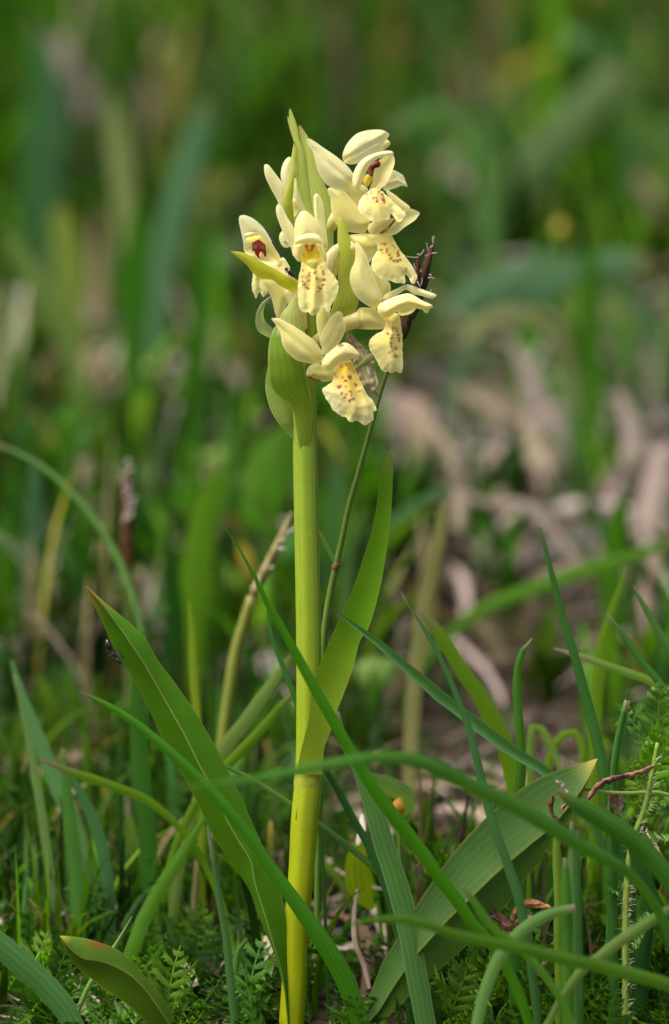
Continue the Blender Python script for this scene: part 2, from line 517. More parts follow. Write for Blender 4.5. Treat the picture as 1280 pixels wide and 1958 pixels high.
def dens_green(px, py):
    """how thickly the green grass grows"""
    d = 1.0
    if 620 < py < 1250 and px > 700: d = .14           # littered patch to the right of the spike
    if 640 < py < 1050 and px < 560: d = .22
    if 1050 < py < 1450 and px < 560: d = .4
    if 1150 < py < 1660 and 700 < px < 1180: d = .07    # dark hollow
    if py > 1500 and 560 < px < 760: d = .3
    return d

def clumps(n_cl, per, yr, hr, wr, dens):
    B, H, W, A, E, C = [], [], [], [], [], []
    made = 0
    for _ in range(n_cl * 6):
        if made >= n_cl: break
        y = yr[0] + (yr[1] - yr[0]) * random.random() ** .9
        x = (random.random() * 2 - 1) * visible_x(y, 900)
        if random.random() > dens(*photo_pos(x, y)): continue
        made += 1
        hh = hr[0] + (hr[1] - hr[0]) * random.random()
        base_c = G_PAL[random.randrange(len(G_PAL))] if random.random() > .13 else np.array((.26, .21, .12))
        laz = random.random() * 6.283
        for _ in range(random.randint(*per)):
            bx, by = x + random.gauss(0, 55), y + random.gauss(0, 55)
            B.append((bx, by, ground_z(bx, by) - 8))
            H.append(hh * random.uniform(.55, 1.15)); W.append(random.uniform(*wr))
            A.append(laz + random.gauss(0, 1.3)); E.append(abs(random.gauss(.42, .40)))
            c = base_c * random.choice((.25, .5, .75, 1.0, 1.5)) * (.88 if y < 2000 else .92)
            C.append(c)
    return np.array(B), np.array(H), np.array(W), np.array(A), np.array(E), np.array(C)

g1 = clumps(520, (4, 9), (1500, 4600), (240, 560), (26, 56), dens_green)
g0 = clumps(900, (5, 10), (4300, 9900), (380, 860), (32, 68), lambda px, py: 1.0)
g4 = clumps(330, (3, 7), (1300, 7500), (300, 760), (14, 28), lambda px, py: dens_green(px, py) if px > 640 else max(.6, dens_green(px, py)))
g4 = g4[:5] + (np.clip(g4[5] * 1.7 + (.02, .045, .0), 0, .4),)
g1 = tuple(np.concatenate(q) for q in zip(g1, g0, g4))
o = mass_blades('meadow_grass', *g1, M_MEADOW)
tag(o, 'thick green meadow grass growing up the slope behind', kind='stuff')
g2 = clumps(620, (3, 7), (150, 1900), (140, 420), (10, 24), lambda px, py: dens_green(px, py))
g3 = clumps(420, (3, 7), (-450, 700), (90, 400), (8, 18), lambda px, py: 1.0 if (px > 850 and py < 1990) else (.7 if px < 430 and py < 1880 else 0.0))
g2 = tuple(np.concatenate(q) for q in zip(g2, g3))
o = mass_blades('short_grass', *g2, M_MEADOW)
tag(o, 'thin short grass sprouting from the soil near the orchid', kind='stuff')

def litter(n_, yr, lr, wr):
    y = yr[0] + (yr[1] - yr[0]) * RNG.random(n_) ** .8
    x = (RNG.random(n_) * 2 - 1) * (640 * (CAMD + y) / CAMD + 700)
    keep = []
    for i in range(n_):
        px, py = photo_pos(x[i], y[i])
        hollow = (1130 < py < 1640 and 700 < px < 1180) or (1150 < py < 1500 and 60 < px < 330)
        keep.append(not hollow or RNG.random() < .15)
    x, y = x[keep], y[keep]; n_ = len(x)
    B = np.array([(x[i], y[i], ground_z(x[i], y[i])) for i in range(n_)])
    H = RNG.uniform(lr[0], lr[1], n_); W = RNG.uniform(wr[0], wr[1], n_)
    C = D_PAL[RNG.integers(0, len(D_PAL), n_)] * RNG.choice([.10, .2, .36, .6, .95], n_)[:, None]
    return B, H, W, RNG.uniform(0, 6.283, n_), np.abs(RNG.normal(.08, .08, n_)), C
o = mass_blades('dry_litter', *litter(4600, (250, 5600), (90, 480), (7, 30)), M_DRY, lie=True)
tag(o, 'beige dead leaves and dry stalks lying on the soil', kind='stuff')
o = mass_blades('fine_litter', *litter(4200, (-350, 1700), (30, 150), (2.5, 6)), M_DRY, lie=True)
tag(o, 'thin broken dry stalks scattered over the soil', kind='stuff')

B, H, W, A, E, C = litter(900, (1500, 4600), (260, 720), (7, 17))
k_ = np.array([photo_pos(b[0], b[1])[0] > 690 or RNG.random() < .75 for b in B])
o = mass_blades('pale_straw', B[k_] + (0, 0, 30), H[k_], W[k_], A[k_], E[k_] * 2.5, np.clip(C[k_] * 1.5 + .06, 0, .5), M_DRY, n=10, lie=True)
tag(o, 'long pale curved straw strands over the litter behind', kind='stuff')

def feather_data(root, dirv, up, length, col, pin=9, w=.32):
    """feathery (finely divided) leaf"""
    parts = []
    dirv = dirv / np.linalg.norm(dirv)
    side = np.cross(dirv, up); side /= np.linalg.norm(side) + 1e-9
    up = np.cross(side, dirv)
    c = [root + dirv * length * t + up * length * .18 * math.sin(t * 2.4) for t in np.linspace(0, 1, 6)]
    path = [tuple(q) + (length * .035 * (1 - .7 * i / 5),) for i, q in enumerate(c)]
    parts.append(ribbon_data(path[::-1], np.asarray(col) * 1.2, n=7, m=3, world=True))
    cc = cr(path, pin + 2)[:, :3]
    for i in range(1, pin + 1):
        t = i / (pin + 1)
        ln = length * w * math.sin(math.pi * min(1, .18 + t * .8)) * random.uniform(.55, 1.25)
        for s in (-1, 1):
            dv = side * s * .85 + dirv * .55 + up * random.uniform(-.1, .45)
            q0, q1 = cc[i], cc[i] + dv * ln
            parts.append(ribbon_data([tuple(q1) + (.6,), tuple(q0 * .5 + q1 * .5 + up * ln * .08) + (length * .075,), tuple(q0) + (length * .03,)], np.asarray(col) * random.uniform(.8, 1.25), n=4, m=3, world=True))
            for f in (.45, .75):
                r0 = q0 * (1 - f) + q1 * f
                for s2 in (-1, 1):
                    d2 = dv + (dirv * .9 * s2 if True else 0) + up * .25
                    r1 = r0 + d2 * ln * .36
                    parts.append(ribbon_data([tuple(r1) + (.5,), tuple(r0) + (length * .05,)], np.asarray(col) * random.uniform(.8, 1.3), n=3, m=3, world=True))
    return join(parts)

def herb_mass():
    parts = []
    protos = []
    for k in range(7):
        protos.append(feather_data(np.zeros(3), np.array((0, 0, 1.0)), np.array((0, -1.0, .1)), 100, (.05, .13, .02), pin=8))
    for _ in range(1500):
        y = random.uniform(-60, 1500)
        x = (random.random() * 2 - 1) * visible_x(y, 300)
        px, py = photo_pos(x, y)
        if 600 < px < 760 and random.random() < .6: continue
        if (1130 < py < 1660 and 690 < px < 1190) and random.random() < .93: continue
        v, f, c, u = random.choice(protos)
        L_ = random.uniform(.7, 2.0)
        az_, tl = random.random() * 6.283, random.uniform(.2, 1.25)
        d = np.array((math.cos(az_) * math.sin(tl), math.sin(az_) * math.sin(tl), math.cos(tl)))
        n2 = np.cross(d, (0.3, .2, .9)); n2 /= np.linalg.norm(n2)
        n3 = np.cross(n2, d)
        R = np.stack([n2, n3, d], 1)
        vv = (v * L_) @ R.T + np.array((x, y, ground_z(x, y) - 6))
        tint = np.array(random.choice([(1.2, 1.2, .6), (1.8, 1.5, .7), (.9, 1.0, 1.4), (1.5, 1.6, 1.3), (.6, .7, .5)]))
        parts.append((vv, f, c * tint, u))
    V, F, C, U = join(parts)
    o = make_mesh('low_herbs', V, F, M_GRASS, C, U, origin=np.zeros(3))
    tag(o, 'low feathery green herbs covering the soil', kind='stuff')
herb_mass()

#@@ORCHID
# ------------------------------------------------------------------ the orchid
orchid = empty('orchid', P(554, 1996, 0))
tag(orchid, 'pale yellow flowering orchid with thick yellow-green stem, in sharp focus', 'orchid')
ST = [(588, 330, 2, 5), (590, 450, 0, 10), (592, 560, 0, 14), (592, 630, 0, 16), (588, 700, 0, 20), (584, 770, 0, 23), (583.5, 840, 0, 23.5), (586, 1000, 0, 23.5), (590, 1200, 0, 24), (591, 1400, 0, 24.5), (590, 1490, 0, 26.5), (583, 1567, 0, 26.5), (576, 1671, 0, 24.5), (566, 1775, 0, 23.7), (563, 1873, 0, 24), (558, 1950, 0, 24), (556, 1990, 0, 23), (554, 2045, 0, 21)]
V, F, UV, t = tube_data(PT(ST), sides=40, ridge=.012, nr=7, n=90)
py_ = 979 - (V[:, 2] - BASE)
cs = np.array([mixc((.22, .33, .028), (.25, .34, .010), np.clip((y - 800) / 600, 0, 1)) if y < 1480 else mixc((.27, .345, .010), (.30, .35, .002), np.clip((y - 1480) / 350, 0, 1)) for y in py_])
stem = make_mesh('stem', V, F, M_STEM, cs, UV, orchid)
# raised pale ribs along the stem
def rib(off, c):
    pts = [(a + off * r, b, d - math.sqrt(max(0, 1 - off * off)) * r + .9, 1.4) for a, b, d, r in ST[4:-6]]
    tube('stem_rib', PT(pts), M_STEM, c, parent=orchid, sides=6, n=40)
rib(.70, (.33, .41, .09)); rib(-.62, (.30, .38, .07))

LEAF = (.098, .235, .003); LEAF_RIM = (.30, .36, .08)
# upright stem leaf
rails('leaf', [[(744, 861), (736, 880), (726, 916), (722, 957), (712, 1012), (695, 1067), (674, 1129), (654, 1174), (626, 1237), (602, 1296), (595, 1324), (592, 1369), (581, 1414), (572, 1452), (567, 1480)],
               [(748, 861), (752, 880), (751, 923), (748, 985), (739, 1054), (726, 1129), (705, 1201), (689, 1225), (677, 1272), (656, 1331), (642, 1366), (632, 1400), (621, 1428), (618, 1455), (616, 1482)]],
      [0, -10, -22, -30, -34, -34, -31], M_LEAF, LEAF, orchid, n=60, m=11, bulge=-.07, edge=LEAF_RIM, tipc=(.26, .26, .06), basec=(.24, .33, .02), offs=[-4, 6])
# sheath at its foot
tube('leaf_sheath', PT([(592, 1430, 0, 24.2), (591.5, 1455, 0, 25.8), (590.3, 1482, 0, 27.1), (589.3, 1496, 0, 27.3), (588.6, 1502, 0, 26.9), (588, 1512, 0, 25.5)]), M_STEM, (.24, .32, .022), (.30, .35, .03), orchid, sides=40, n=18)
# large left leaf, folded along its midrib
l2L = [(163, 1121), (186, 1170), (206, 1211), (220, 1243), (250, 1290), (278, 1340), (306, 1400), (347, 1477), (382, 1543), (403, 1588), (428, 1630), (451, 1661), (479, 1706), (496, 1755), (517, 1803), (534, 1855), (542, 1895), (546, 1960), (546, 2010)]
l2M = [(165, 1121), (195, 1155), (222, 1190), (245, 1222), (278, 1272), (302, 1314), (333, 1369), (358, 1414), (385, 1470), (413, 1519), (435, 1570), (456, 1607), (480, 1647), (488, 1690), (505, 1745), (524, 1810), (542, 1870), (551, 1955), (552, 2010)]
l2R = [(168, 1122), (205, 1155), (245, 1188), (278, 1220), (302, 1262), (333, 1303), (372, 1359), (399, 1404), (425, 1450), (444, 1490), (460, 1520), (476, 1558), (500, 1612), (524, 1671), (543, 1730), (552, 1800), (556, 1870), (560, 1955), (560, 2010)]
lf = rails('leaf', [l2L, l2M, l2R], [-150, -130, -100, -75, -50, -34, -26, -20], M_LEAF, (.074, .205, .006), orchid, n=70, m=8, bulge=.05, offs=[22, -8, 16], edge=(.25, .31, .08), midc=(.36, .40, .13), tipc=(.34, .24, .04))
lf['label'] = 'long folded leaf reaching out to the left with pale midrib'
# right-hand broad basal leaf
l3U = [(1143, 1450), (1104, 1462), (1055, 1477), (1007, 1501), (972, 1529), (941, 1553), (902, 1591), (868, 1630), (837, 1671), (791, 1741), (757, 1800), (732, 1841), (714, 1885), (690, 1940), (650, 1975)]
l3M = [(1141, 1455), (1125, 1490), (1095, 1535), (1048, 1588), (1018, 1612), (993, 1633), (944, 1675), (902, 1716), (860, 1756), (819, 1800), (790, 1835), (768, 1865), (750, 1892), (715, 1945), (660, 1985)]
l3L = [(1140, 1462), (1122, 1505), (1098, 1556), (1052, 1612), (1030, 1650), (1005, 1680), (965, 1735), (930, 1770), (890, 1810), (845, 1850), (815, 1875), (790, 1900), (765, 1920), (725, 1960), (665, 1993)]
lf = rails('leaf', [l3U, l3M, l3L], [-30, -40, -60, -70, -60, -30, -10], M_LEAF, (.06, .135, .028), orchid, n=60, m=9, bulge=-.06, offs=[0, -14, 30], edge=(.30, .33, .04), midc=(.32, .35, .05), tipc=(.3, .27, .05))
lf['label'] = 'broad dull green leaf reaching out to the right'

# --- bracts
BR = (.42, .50, .10); BRE = (.62, .66, .30)
def bract(L_, R_, dd, col=BR, edge=BRE, bulge=.15, **kw):
    return rails('bract', [L_, R_], dd, M_BRACT, col, orchid, n=30, m=7, bulge=bulge, edge=edge, **kw)
bract([(554, 208), (553, 216), (556, 240), (563, 268), (567, 300), (566, 335), (572, 365), (588, 405), (598, 430)], [(556, 208), (562, 222), (569, 243), (573, 266), (580, 288), (583, 310), (587, 340), (594, 380), (603, 430)], [-18, -26, -30, -30], tipc=(.45, .40, .15))
bract([(550, 222), (551, 232), (556, 252), (562, 270), (566, 290)], [(553, 223), (556, 236), (560, 252), (565, 270), (570, 290)], [-14, -24], tipc=(.45, .25, .15))
bract([(571, 240), (572, 252), (575, 270), (580, 290), (583, 320), (585, 350), (590, 380), (596, 412), (600, 445), (604, 480), (606, 530), (600, 580)], [(575, 240), (582, 250), (592, 267), (600, 288), (604, 308), (612, 335), (624, 358), (632, 385), (637, 430), (638, 480), (636, 530), (616, 580)], [-8, -20, -26, -28, -24, -14], tipc=(.4, .25, .12))
bract([(562, 271), (560, 285), (556, 308), (553, 330), (547, 355), (541, 382), (540, 405), (545, 440)], [(565, 271), (567, 285), (566, 310), (566, 330), (562, 352), (558, 372), (558, 400), (560, 440)], [-30, -38, -40, -30], col=(.45, .50, .09), tipc=(.3, .1, .08))
bract([(556, 345), (549, 362), (543, 385), (540, 410), (546, 440)], [(562, 345), (562, 362), (560, 385), (562, 410), (566, 440)], [-42, -43, -36], col=(.36, .42, .03))
bract([(648, 405), (646, 436), (646, 467), (647, 500), (647, 530), (644, 560), (637, 585), (631, 605), (636, 640)], [(654, 405), (664, 436), (671, 463), (680, 487), (678, 512), (671, 527), (682, 560), (686, 577), (678, 598), (650, 640)], [-40, -50, -52, -46, -24], col=(.40, .46, .05), tipc=(.6, .6, .25))
# bract swung across the left flower
bract([(441, 481), (454, 492), (472, 506), (484, 522), (499, 533), (522, 536), (535, 547), (550, 554), (561, 559), (568, 554), (580, 545)], [(442, 480), (466, 483), (492, 495), (514, 508), (535, 520), (554, 530), (563, 533), (568, 535), (572, 536), (576, 536), (582, 537)], [-84, -76, -66, -54, -34], col=(.48, .50, .035), edge=(.60, .60, .15), tipc=(.6, .42, .1), bulge=.2)
# thin translucent bract below the centre flower
bract([(568, 562), (560, 572), (548, 588), (536, 606), (531, 640), (535, 690)], [(570, 562), (572, 580), (576, 605), (583, 628), (584, 660), (582, 690)], [-48, -50, -46, -30], col=(.42, .47, .14), edge=(.55, .58, .28))
# curled bract at far left
lf = bract([(519, 566), (512, 570), (500, 580), (491, 598), (489, 620), (495, 634), (506, 641), (518, 648), (540, 665)], [(521, 570), (516, 572), (508, 582), (504, 596), (505, 608), (511, 618), (520, 626), (530, 632), (550, 650)], [-46, -36, -20, -8, -6], col=(.30, .38, .16), edge=(.5, .55, .3), bulge=.25)
# big bract at the foot of the spike, and the one behind it
bract([(543, 600), (528, 622), (517, 645), (513, 680), (514, 716), (519, 740), (535, 760), (556, 774), (563, 795), (568, 830), (578, 880)], [(548, 600), (556, 630), (568, 660), (581, 690), (587, 722), (594, 751), (597, 770), (598, 780), (598, 795), (594, 830), (584, 880)], [-26, -42, -48, -46, -36, -27, -24, -20], col=(.17, .29, .015), edge=(.42, .48, .14), bulge=.10, basec=(.24, .33, .03))
bract([(513, 700), (509, 722), (508, 740), (511, 760), (519, 786), (535, 812), (552, 830), (560, 840)], [(520, 700), (528, 722), (538, 742), (552, 768), (560, 785), (562, 806), (563, 828), (564, 840)], [2, 2, -2, -8, -10], col=(.20, .29, .05), edge=(.48, .53, .22), bulge=.15)

# --- flowers
def flower(x, y, d, label):
    f = empty('flower', P(x, y, d), orchid)
    f['label'] = label
    return f
Y = YELLOW
MAG = (.40, .05, .10)
RB = (.16, .022, .012)

# half-hidden flower behind the top bracts
f = flower(560, 380, 0, 'half hidden flower behind the topmost bracts')
blob('sepal', [(506, 315), (513, 315), (522, 325), (533, 340), (545, 355), (550, 372), (546, 396), (536, 394), (529, 380), (517, 358), (507, 335)], -8, M_PETAL, (.80, .77, .52), f, bulge=8)
blob('sepal', [(549, 302), (555, 300), (560, 306), (560, 332), (556, 352), (548, 360), (541, 350), (537, 335), (541, 314)], 8, M_PETAL, WHITE, f, bulge=6)
blob('petal', [(563, 340), (570, 342), (580, 372), (588, 400), (586, 416), (570, 420), (556, 430), (556, 405), (560, 370)], -22, M_PETAL, PALE, f, bulge=5, tints=[(566, 398, 9, Y, .8)], ridges=[([(562, 385), (572, 402), (566, 415)], 4, 3)])
blob('petal', [(536, 446), (543, 440), (550, 452), (556, 470), (548, 474), (540, 470), (534, 456)], -4, M_PETAL, WHITE, f, bulge=3, spots=[(546, 463, 1.6, (.2, .12, .14)), (549, 466, 1.6, (.2, .12, .14))])

# top right flower
f = flower(690, 350, -40, 'topmost flower with dark red column inside its hood')
blob('sepal', [(655, 300), (660, 282), (670, 267), (684, 255), (704, 249), (728, 248), (740, 252), (745, 258), (741, 264), (736, 272), (731, 287), (722, 294), (708, 300), (692, 310), (676, 314), (660, 312)], -16, M_PETAL, (.86, .82, .58), f, bulge=16, ridges=[([(658, 306), (690, 288), (715, 274), (742, 258)], -4, 4)], tints=[(660, 308, 14, Y, .5)], tilt=(.2, 0))
blob('sepal', [(737, 267), (746, 271), (746, 277), (738, 284), (730, 290), (728, 280)], 4, M_PETAL, (.84, .76, .36), f, bulge=4)
blob('sepal', [(744, 338), (747, 330), (751, 325), (758, 327), (765, 331), (771, 335), (775, 343), (777, 350), (780, 357), (769, 355), (759, 359), (749, 362), (740, 365), (733, 362)], -18, M_PETAL, PALE, f, bulge=5, ridges=[([(740, 352), (760, 345), (776, 354)], 6, 3)], tilt=(.3, 0))
blob('petal', [(708, 362), (712, 348), (715, 330), (720, 312), (734, 300), (748, 294), (754, 300), (755, 312), (751, 325), (746, 338), (737, 354), (722, 364)], -34, M_PETAL, (.85, .78, .42), f, bulge=-9, tints=[(712, 355, 14, Y, .6)])
blob('column', [(703, 330), (706, 317), (714, 310), (723, 307), (728, 312), (726, 319), (716, 323), (713, 333), (711, 338), (706, 334)], -46, M_PETAL, RB, f, bulge=5, tints=[(709, 330, 5, (.45, .22, .13), .9), (722, 313, 6, (.10, .03, .02), .9)])
blob('throat', [(695, 348), (699, 336), (706, 332), (713, 336), (711, 346), (704, 356), (697, 354)], -44, M_PETAL, (.86, .66, .10), f, bulge=4)
blob('petal', [(675, 354), (675, 336), (681, 320), (691, 307), (704, 298), (721, 292), (741, 288), (751, 290), (753, 296), (746, 298), (734, 300), (722, 304), (712, 311), (705, 320), (699, 334), (693, 350), (690, 358), (698, 364), (690, 366), (680, 362)], -58, M_PETAL, (.87, .82, .55), f, bulge=10)
blob('sepal', [(586, 266), (592, 265), (600, 269), (617, 281), (642, 298), (660, 313), (671, 325), (677, 336), (676, 352), (672, 359), (659, 361), (641, 360), (625, 353), (615, 340), (607, 324), (602, 304), (598, 289), (590, 278)], -46, M_PETAL, (.84, .80, .54), f, bulge=13, tilt=(-.15, .1), tints=[(673, 350, 10, Y, .65), (590, 268, 9, (.62, .60, .30), .5)], ridges=[([(592, 268), (625, 310), (672, 350)], -3, 6)])
blob('lip', [(713, 360), (703, 367), (692, 378), (685, 392), (687, 404), (694, 413), (702, 416), (708, 422), (720, 424), (734, 421), (745, 418), (747, 409), (753, 414), (758, 421), (763, 424), (770, 420), (776, 409), (768, 400), (755, 388), (741, 374), (727, 363)], -72, M_PETAL, (.86, .83, .58), f, bulge=10, tilt=(.15, -.35), jag=2.0, ruf=.6, tints=[(715, 366, 16, Y, .7), (733, 388, 22, (.86, .72, .20), .7)], ridges=[([(718, 365), (730, 420)], 4, 8), ([(749, 396), (762, 420)], -4, 5)],
     spots=[(702, 371, 1.8), (710, 365, 1.5), (703, 380, 1.4), (714, 379, 2.2), (719, 378, 2), (721, 385, 2), (733, 381, 2.2), (735, 385, 2.4), (733, 377, 1.6), (731, 372, 1.8), (725, 367, 1.8), (711, 370, 1.3)])

# second flower on the right
f = flower(700, 450, -35, 'flower under the topmost one, seen from its side')
blob('petal', [(655, 361), (670, 358), (690, 352), (704, 362), (696, 376), (690, 395), (692, 412), (678, 405), (664, 385)], -34, M_PETAL, (.80, .73, .34), f, bulge=5)
blob('sepal', [(627, 361), (640, 358), (655, 361), (664, 371), (680, 391), (693, 408), (708, 424), (705, 435), (697, 445), (677, 445), (659, 441), (646, 432), (639, 418), (634, 400), (632, 381)], -40, M_PETAL, (.82, .77, .46), f, bulge=11, tints=[(701, 432, 12, Y, .7)], tilt=(-.1, .1))
blob('sepal', [(738, 363), (752, 370), (766, 381), (785, 397), (778, 405), (764, 398), (750, 385)], -40, M_PETAL, (.82, .73, .34), f, bulge=4)
blob('petal', [(753, 420), (765, 408), (774, 401), (786, 399), (795, 402), (803, 407), (799, 415), (794, 421), (784, 428), (775, 434), (760, 446), (749, 450), (737, 448), (733, 442)], -46, M_PETAL, (.84, .80, .54), f, bulge=-6, tilt=(.2, 0))
blob('column', [(728, 440), (738, 434), (746, 424), (755, 418), (756, 422), (749, 432), (743, 440), (732, 446)], -56, M_PETAL, (.30, .12, .04), f, bulge=3, tints=[(740, 438, 6, (.75, .55, .1), .8)])
blob('petal', [(705, 431), (714, 424), (735, 421), (754, 417), (747, 428), (738, 436), (729, 443), (719, 451), (710, 449), (704, 440)], -58, M_PETAL, (.86, .79, .46), f, bulge=7)
blob('spur', [(664, 452), (685, 447), (704, 446), (716, 456), (724, 468), (720, 481), (706, 486), (694, 485), (682, 479), (671, 466)], -36, M_PETAL, (.80, .75, .42), f, bulge=16)
blob('lip', [(706, 450), (714, 459), (721, 467), (722, 478), (715, 489), (711, 502), (712, 514), (719, 525), (732, 534), (747, 537), (757, 541), (766, 541), (773, 542), (776, 538), (774, 527), (779, 527), (784, 535), (789, 543), (794, 541), (798, 530), (792, 514), (779, 495), (766, 478), (756, 463), (749, 450), (735, 446), (720, 448)], -68, M_PETAL, (.86, .81, .50), f, bulge=11, tilt=(.1, -.2), jag=1.6, ruf=.6, tints=[(735, 458, 22, Y, .75), (750, 484, 26, (.86, .68, .12), .75)], ridges=[([(775, 524), (784, 532)], -5, 4)],
     spots=[(731, 466, 1.6), (737, 467, 2), (729, 478, 1.9), (731, 484, 1.5), (740, 477, 2.1), (740, 482, 2), (745, 487, 1.9), (748, 494, 2.2), (753, 499, 2.2), (760, 499, 2.4), (766, 497, 2), (762, 489, 2), (761, 485, 1.8), (762, 480, 1.7), (751, 470, 1.4), (755, 473, 1.4), (777, 514, 1.7)])

# third flower on the right, lip hanging
f = flower(715, 595, -45, 'flower at the right edge with its lip hanging straight down')
blob('sepal', [(701, 484), (709, 481), (716, 480), (715, 491), (710, 499), (705, 502)], -32, M_PETAL, WHITE, f, bulge=2)
blob('sepal', [(708, 508), (722, 520), (740, 535), (746, 542), (747, 556), (738, 566), (730, 572), (722, 552)], -30, M_PETAL, (.78, .74, .46), f, bulge=4)
blob('spur', [(664, 628), (676, 608), (686, 590), (701, 588), (719, 592), (729, 603), (735, 618), (734, 628), (718, 630), (702, 630), (680, 629)], -42, M_PETAL, (.80, .73, .40), f, bulge=18)
blob('sepal', [(679, 464), (683, 463), (689, 469), (697, 481), (702, 491), (706, 504), (713, 521), (721, 541), (729, 560), (731, 574), (726, 585), (717, 592), (706, 586), (695, 579), (681, 566), (673, 551), (669, 536), (671, 517), (678, 501), (680, 484)], -62, M_PETAL, (.83, .79, .52), f, bulge=13, tints=[(722, 584, 12, Y, .75)], ridges=[([(681, 466), (695, 520), (720, 580)], -3, 6)])
blob('sepal', [(731, 570), (740, 561), (761, 551), (776, 544), (789, 546), (807, 553), (824, 559), (835, 564), (833, 568), (826, 571), (807, 566), (791, 562), (777, 554), (766, 560), (753, 570), (742, 577), (734, 577)], -62, M_PETAL, (.86, .82, .58), f, bulge=4, tilt=(-.15, 0), tints=[(745, 568, 14, (.86, .74, .25), .5)])
blob('petal', [(760, 594), (778, 590), (795, 590), (788, 598), (779, 602), (766, 603)], -62, M_PETAL, (.82, .76, .38), f, bulge=-3)
blob('petal', [(722, 591), (727, 581), (740, 574), (759, 566), (779, 561), (789, 563), (807, 574), (826, 583), (828, 587), (822, 591), (818, 599), (812, 597), (808, 592), (794, 590), (779, 590), (762, 594), (751, 602), (740, 608), (730, 605), (724, 599)], -78, M_PETAL, (.86, .81, .52), f, bulge=12, ridges=[([(740, 596), (780, 576), (822, 586)], 4, 6)])
blob('lip', [(729, 600), (735, 614), (736, 624), (732, 632), (721, 638), (711, 646), (706, 655), (708, 670), (717, 683), (723, 695), (729, 706), (736, 711), (742, 710), (748, 714), (756, 710), (762, 712), (768, 712), (771, 700), (770, 675), (770, 645), (767, 622), (765, 606), (759, 598), (744, 602)], -70, M_PETAL, (.86, .80, .47), f, bulge=13, tilt=(.15, -.1), jag=1.6, ruf=.6, tints=[(752, 615, 22, Y, .8), (755, 648, 26, (.86, .70, .14), .7)], ridges=[([(748, 640), (752, 705)], 3, 6)],
     spots=[(752, 626, 1.8), (751, 631, 1.6), (742, 638, 2.3), (750, 641, 1.5), (749, 647, 2.2), (748, 656, 2.4), (757, 628, 1.3), (760, 633, 1.6), (762, 640, 1.9), (763, 646, 1.9), (764, 652, 1.9), (749, 663, 1.9), (757, 666, 2.1), (750, 670, 1.6), (757, 681, 2.6), (745, 674, 1.6)])

# centre flower, facing the camera
f = flower(595, 480, -70, 'centre flower facing the camera with two rows of red dashes')
blob('sepal', [(531, 390), (537, 391), (541, 397), (546, 408), (552, 419), (560, 431), (565, 444), (567, 457), (567, 476), (565, 490), (561, 489), (556, 472), (550, 461), (541, 443), (535, 428), (530, 414), (528, 401)], -76, M_PETAL, (.85, .81, .60), f, bulge=6, ridges=[([(533, 393), (552, 440), (563, 485)], -3, 4)], edge=(.88, .86, .72))
blob('sepal', [(601, 374), (606, 370), (611, 374), (616, 384), (620, 398), (621, 417), (625, 446), (627, 465), (625, 478), (615, 472), (611, 448), (605, 425), (601, 405)], -76, M_PETAL, (.86, .83, .62), f, bulge=5, ridges=[([(604, 375), (606, 420), (622, 470)], 4, 3)])
blob('throat', [(575, 460), (590, 458), (606, 460), (614, 474), (616, 492), (612, 506), (600, 512), (586, 510), (577, 500), (573, 480)], -84, M_PETAL, (.86, .72, .16), f, bulge=-12, tints=[(592, 487, 10, (.88, .66, .03), .9)], spots=[(581, 487, 1.3, (.6, .2, .05)), (609, 484, 1.3, (.6, .2, .05)), (582, 492, 1.2, (.6, .2, .05)), (609, 489, 1.2, (.6, .2, .05))])
blob('column', [(582, 466), (588, 465), (590, 474), (592, 466), (603, 465), (602, 473), (598, 481), (594, 484), (588, 481), (584, 473)], -90, M_PETAL, (.74, .52, .22), f, bulge=4, tints=[(587, 471, 3.0, RB, 1.0), (598, 471, 3.0, RB, 1.0), (589, 477, 2.6, (.3, .06, .02), .9), (596, 477, 2.6, (.3, .06, .02), .9)], res=1.8)
blob('petal', [(563, 466), (572, 464), (581, 466), (580, 478), (577, 490), (575, 500), (569, 499), (562, 488), (561, 476)], -100, M_PETAL, (.86, .80, .46), f, bulge=6, tints=[(578, 492, 8, Y, .5)])
blob('petal', [(604, 464), (613, 464), (619, 473), (624, 484), (625, 496), (622, 508), (617, 500), (613, 488), (608, 476)], -100, M_PETAL, (.86, .78, .40), f, bulge=5, tints=[(613, 492, 8, Y, .5)])
blob('sepal', [(575, 405), (581, 403), (587, 404), (595, 410), (603, 418), (610, 427), (615, 438), (616, 455), (613, 466), (600, 464), (580, 464), (565, 468), (563, 455), (563, 440), (564, 428), (568, 416)], -100, M_PETAL, (.87, .83, .60), f, bulge=14, tints=[(588, 430, 16, (.88, .80, .45), .5)])
blob('petal', [(563, 464), (566, 456), (573, 451), (586, 447), (603, 447), (612, 452), (616, 460), (616, 467), (606, 465), (595, 464), (584, 465), (572, 466), (565, 469)], -114, M_PETAL, (.88, .86, .70), f, bulge=6)
blob('stigma', [(587, 500), (592, 496), (603, 495), (611, 499), (609, 506), (602, 513), (596, 515), (590, 509)], -104, M_PETAL, (.72, .72, .30), f, bulge=4)
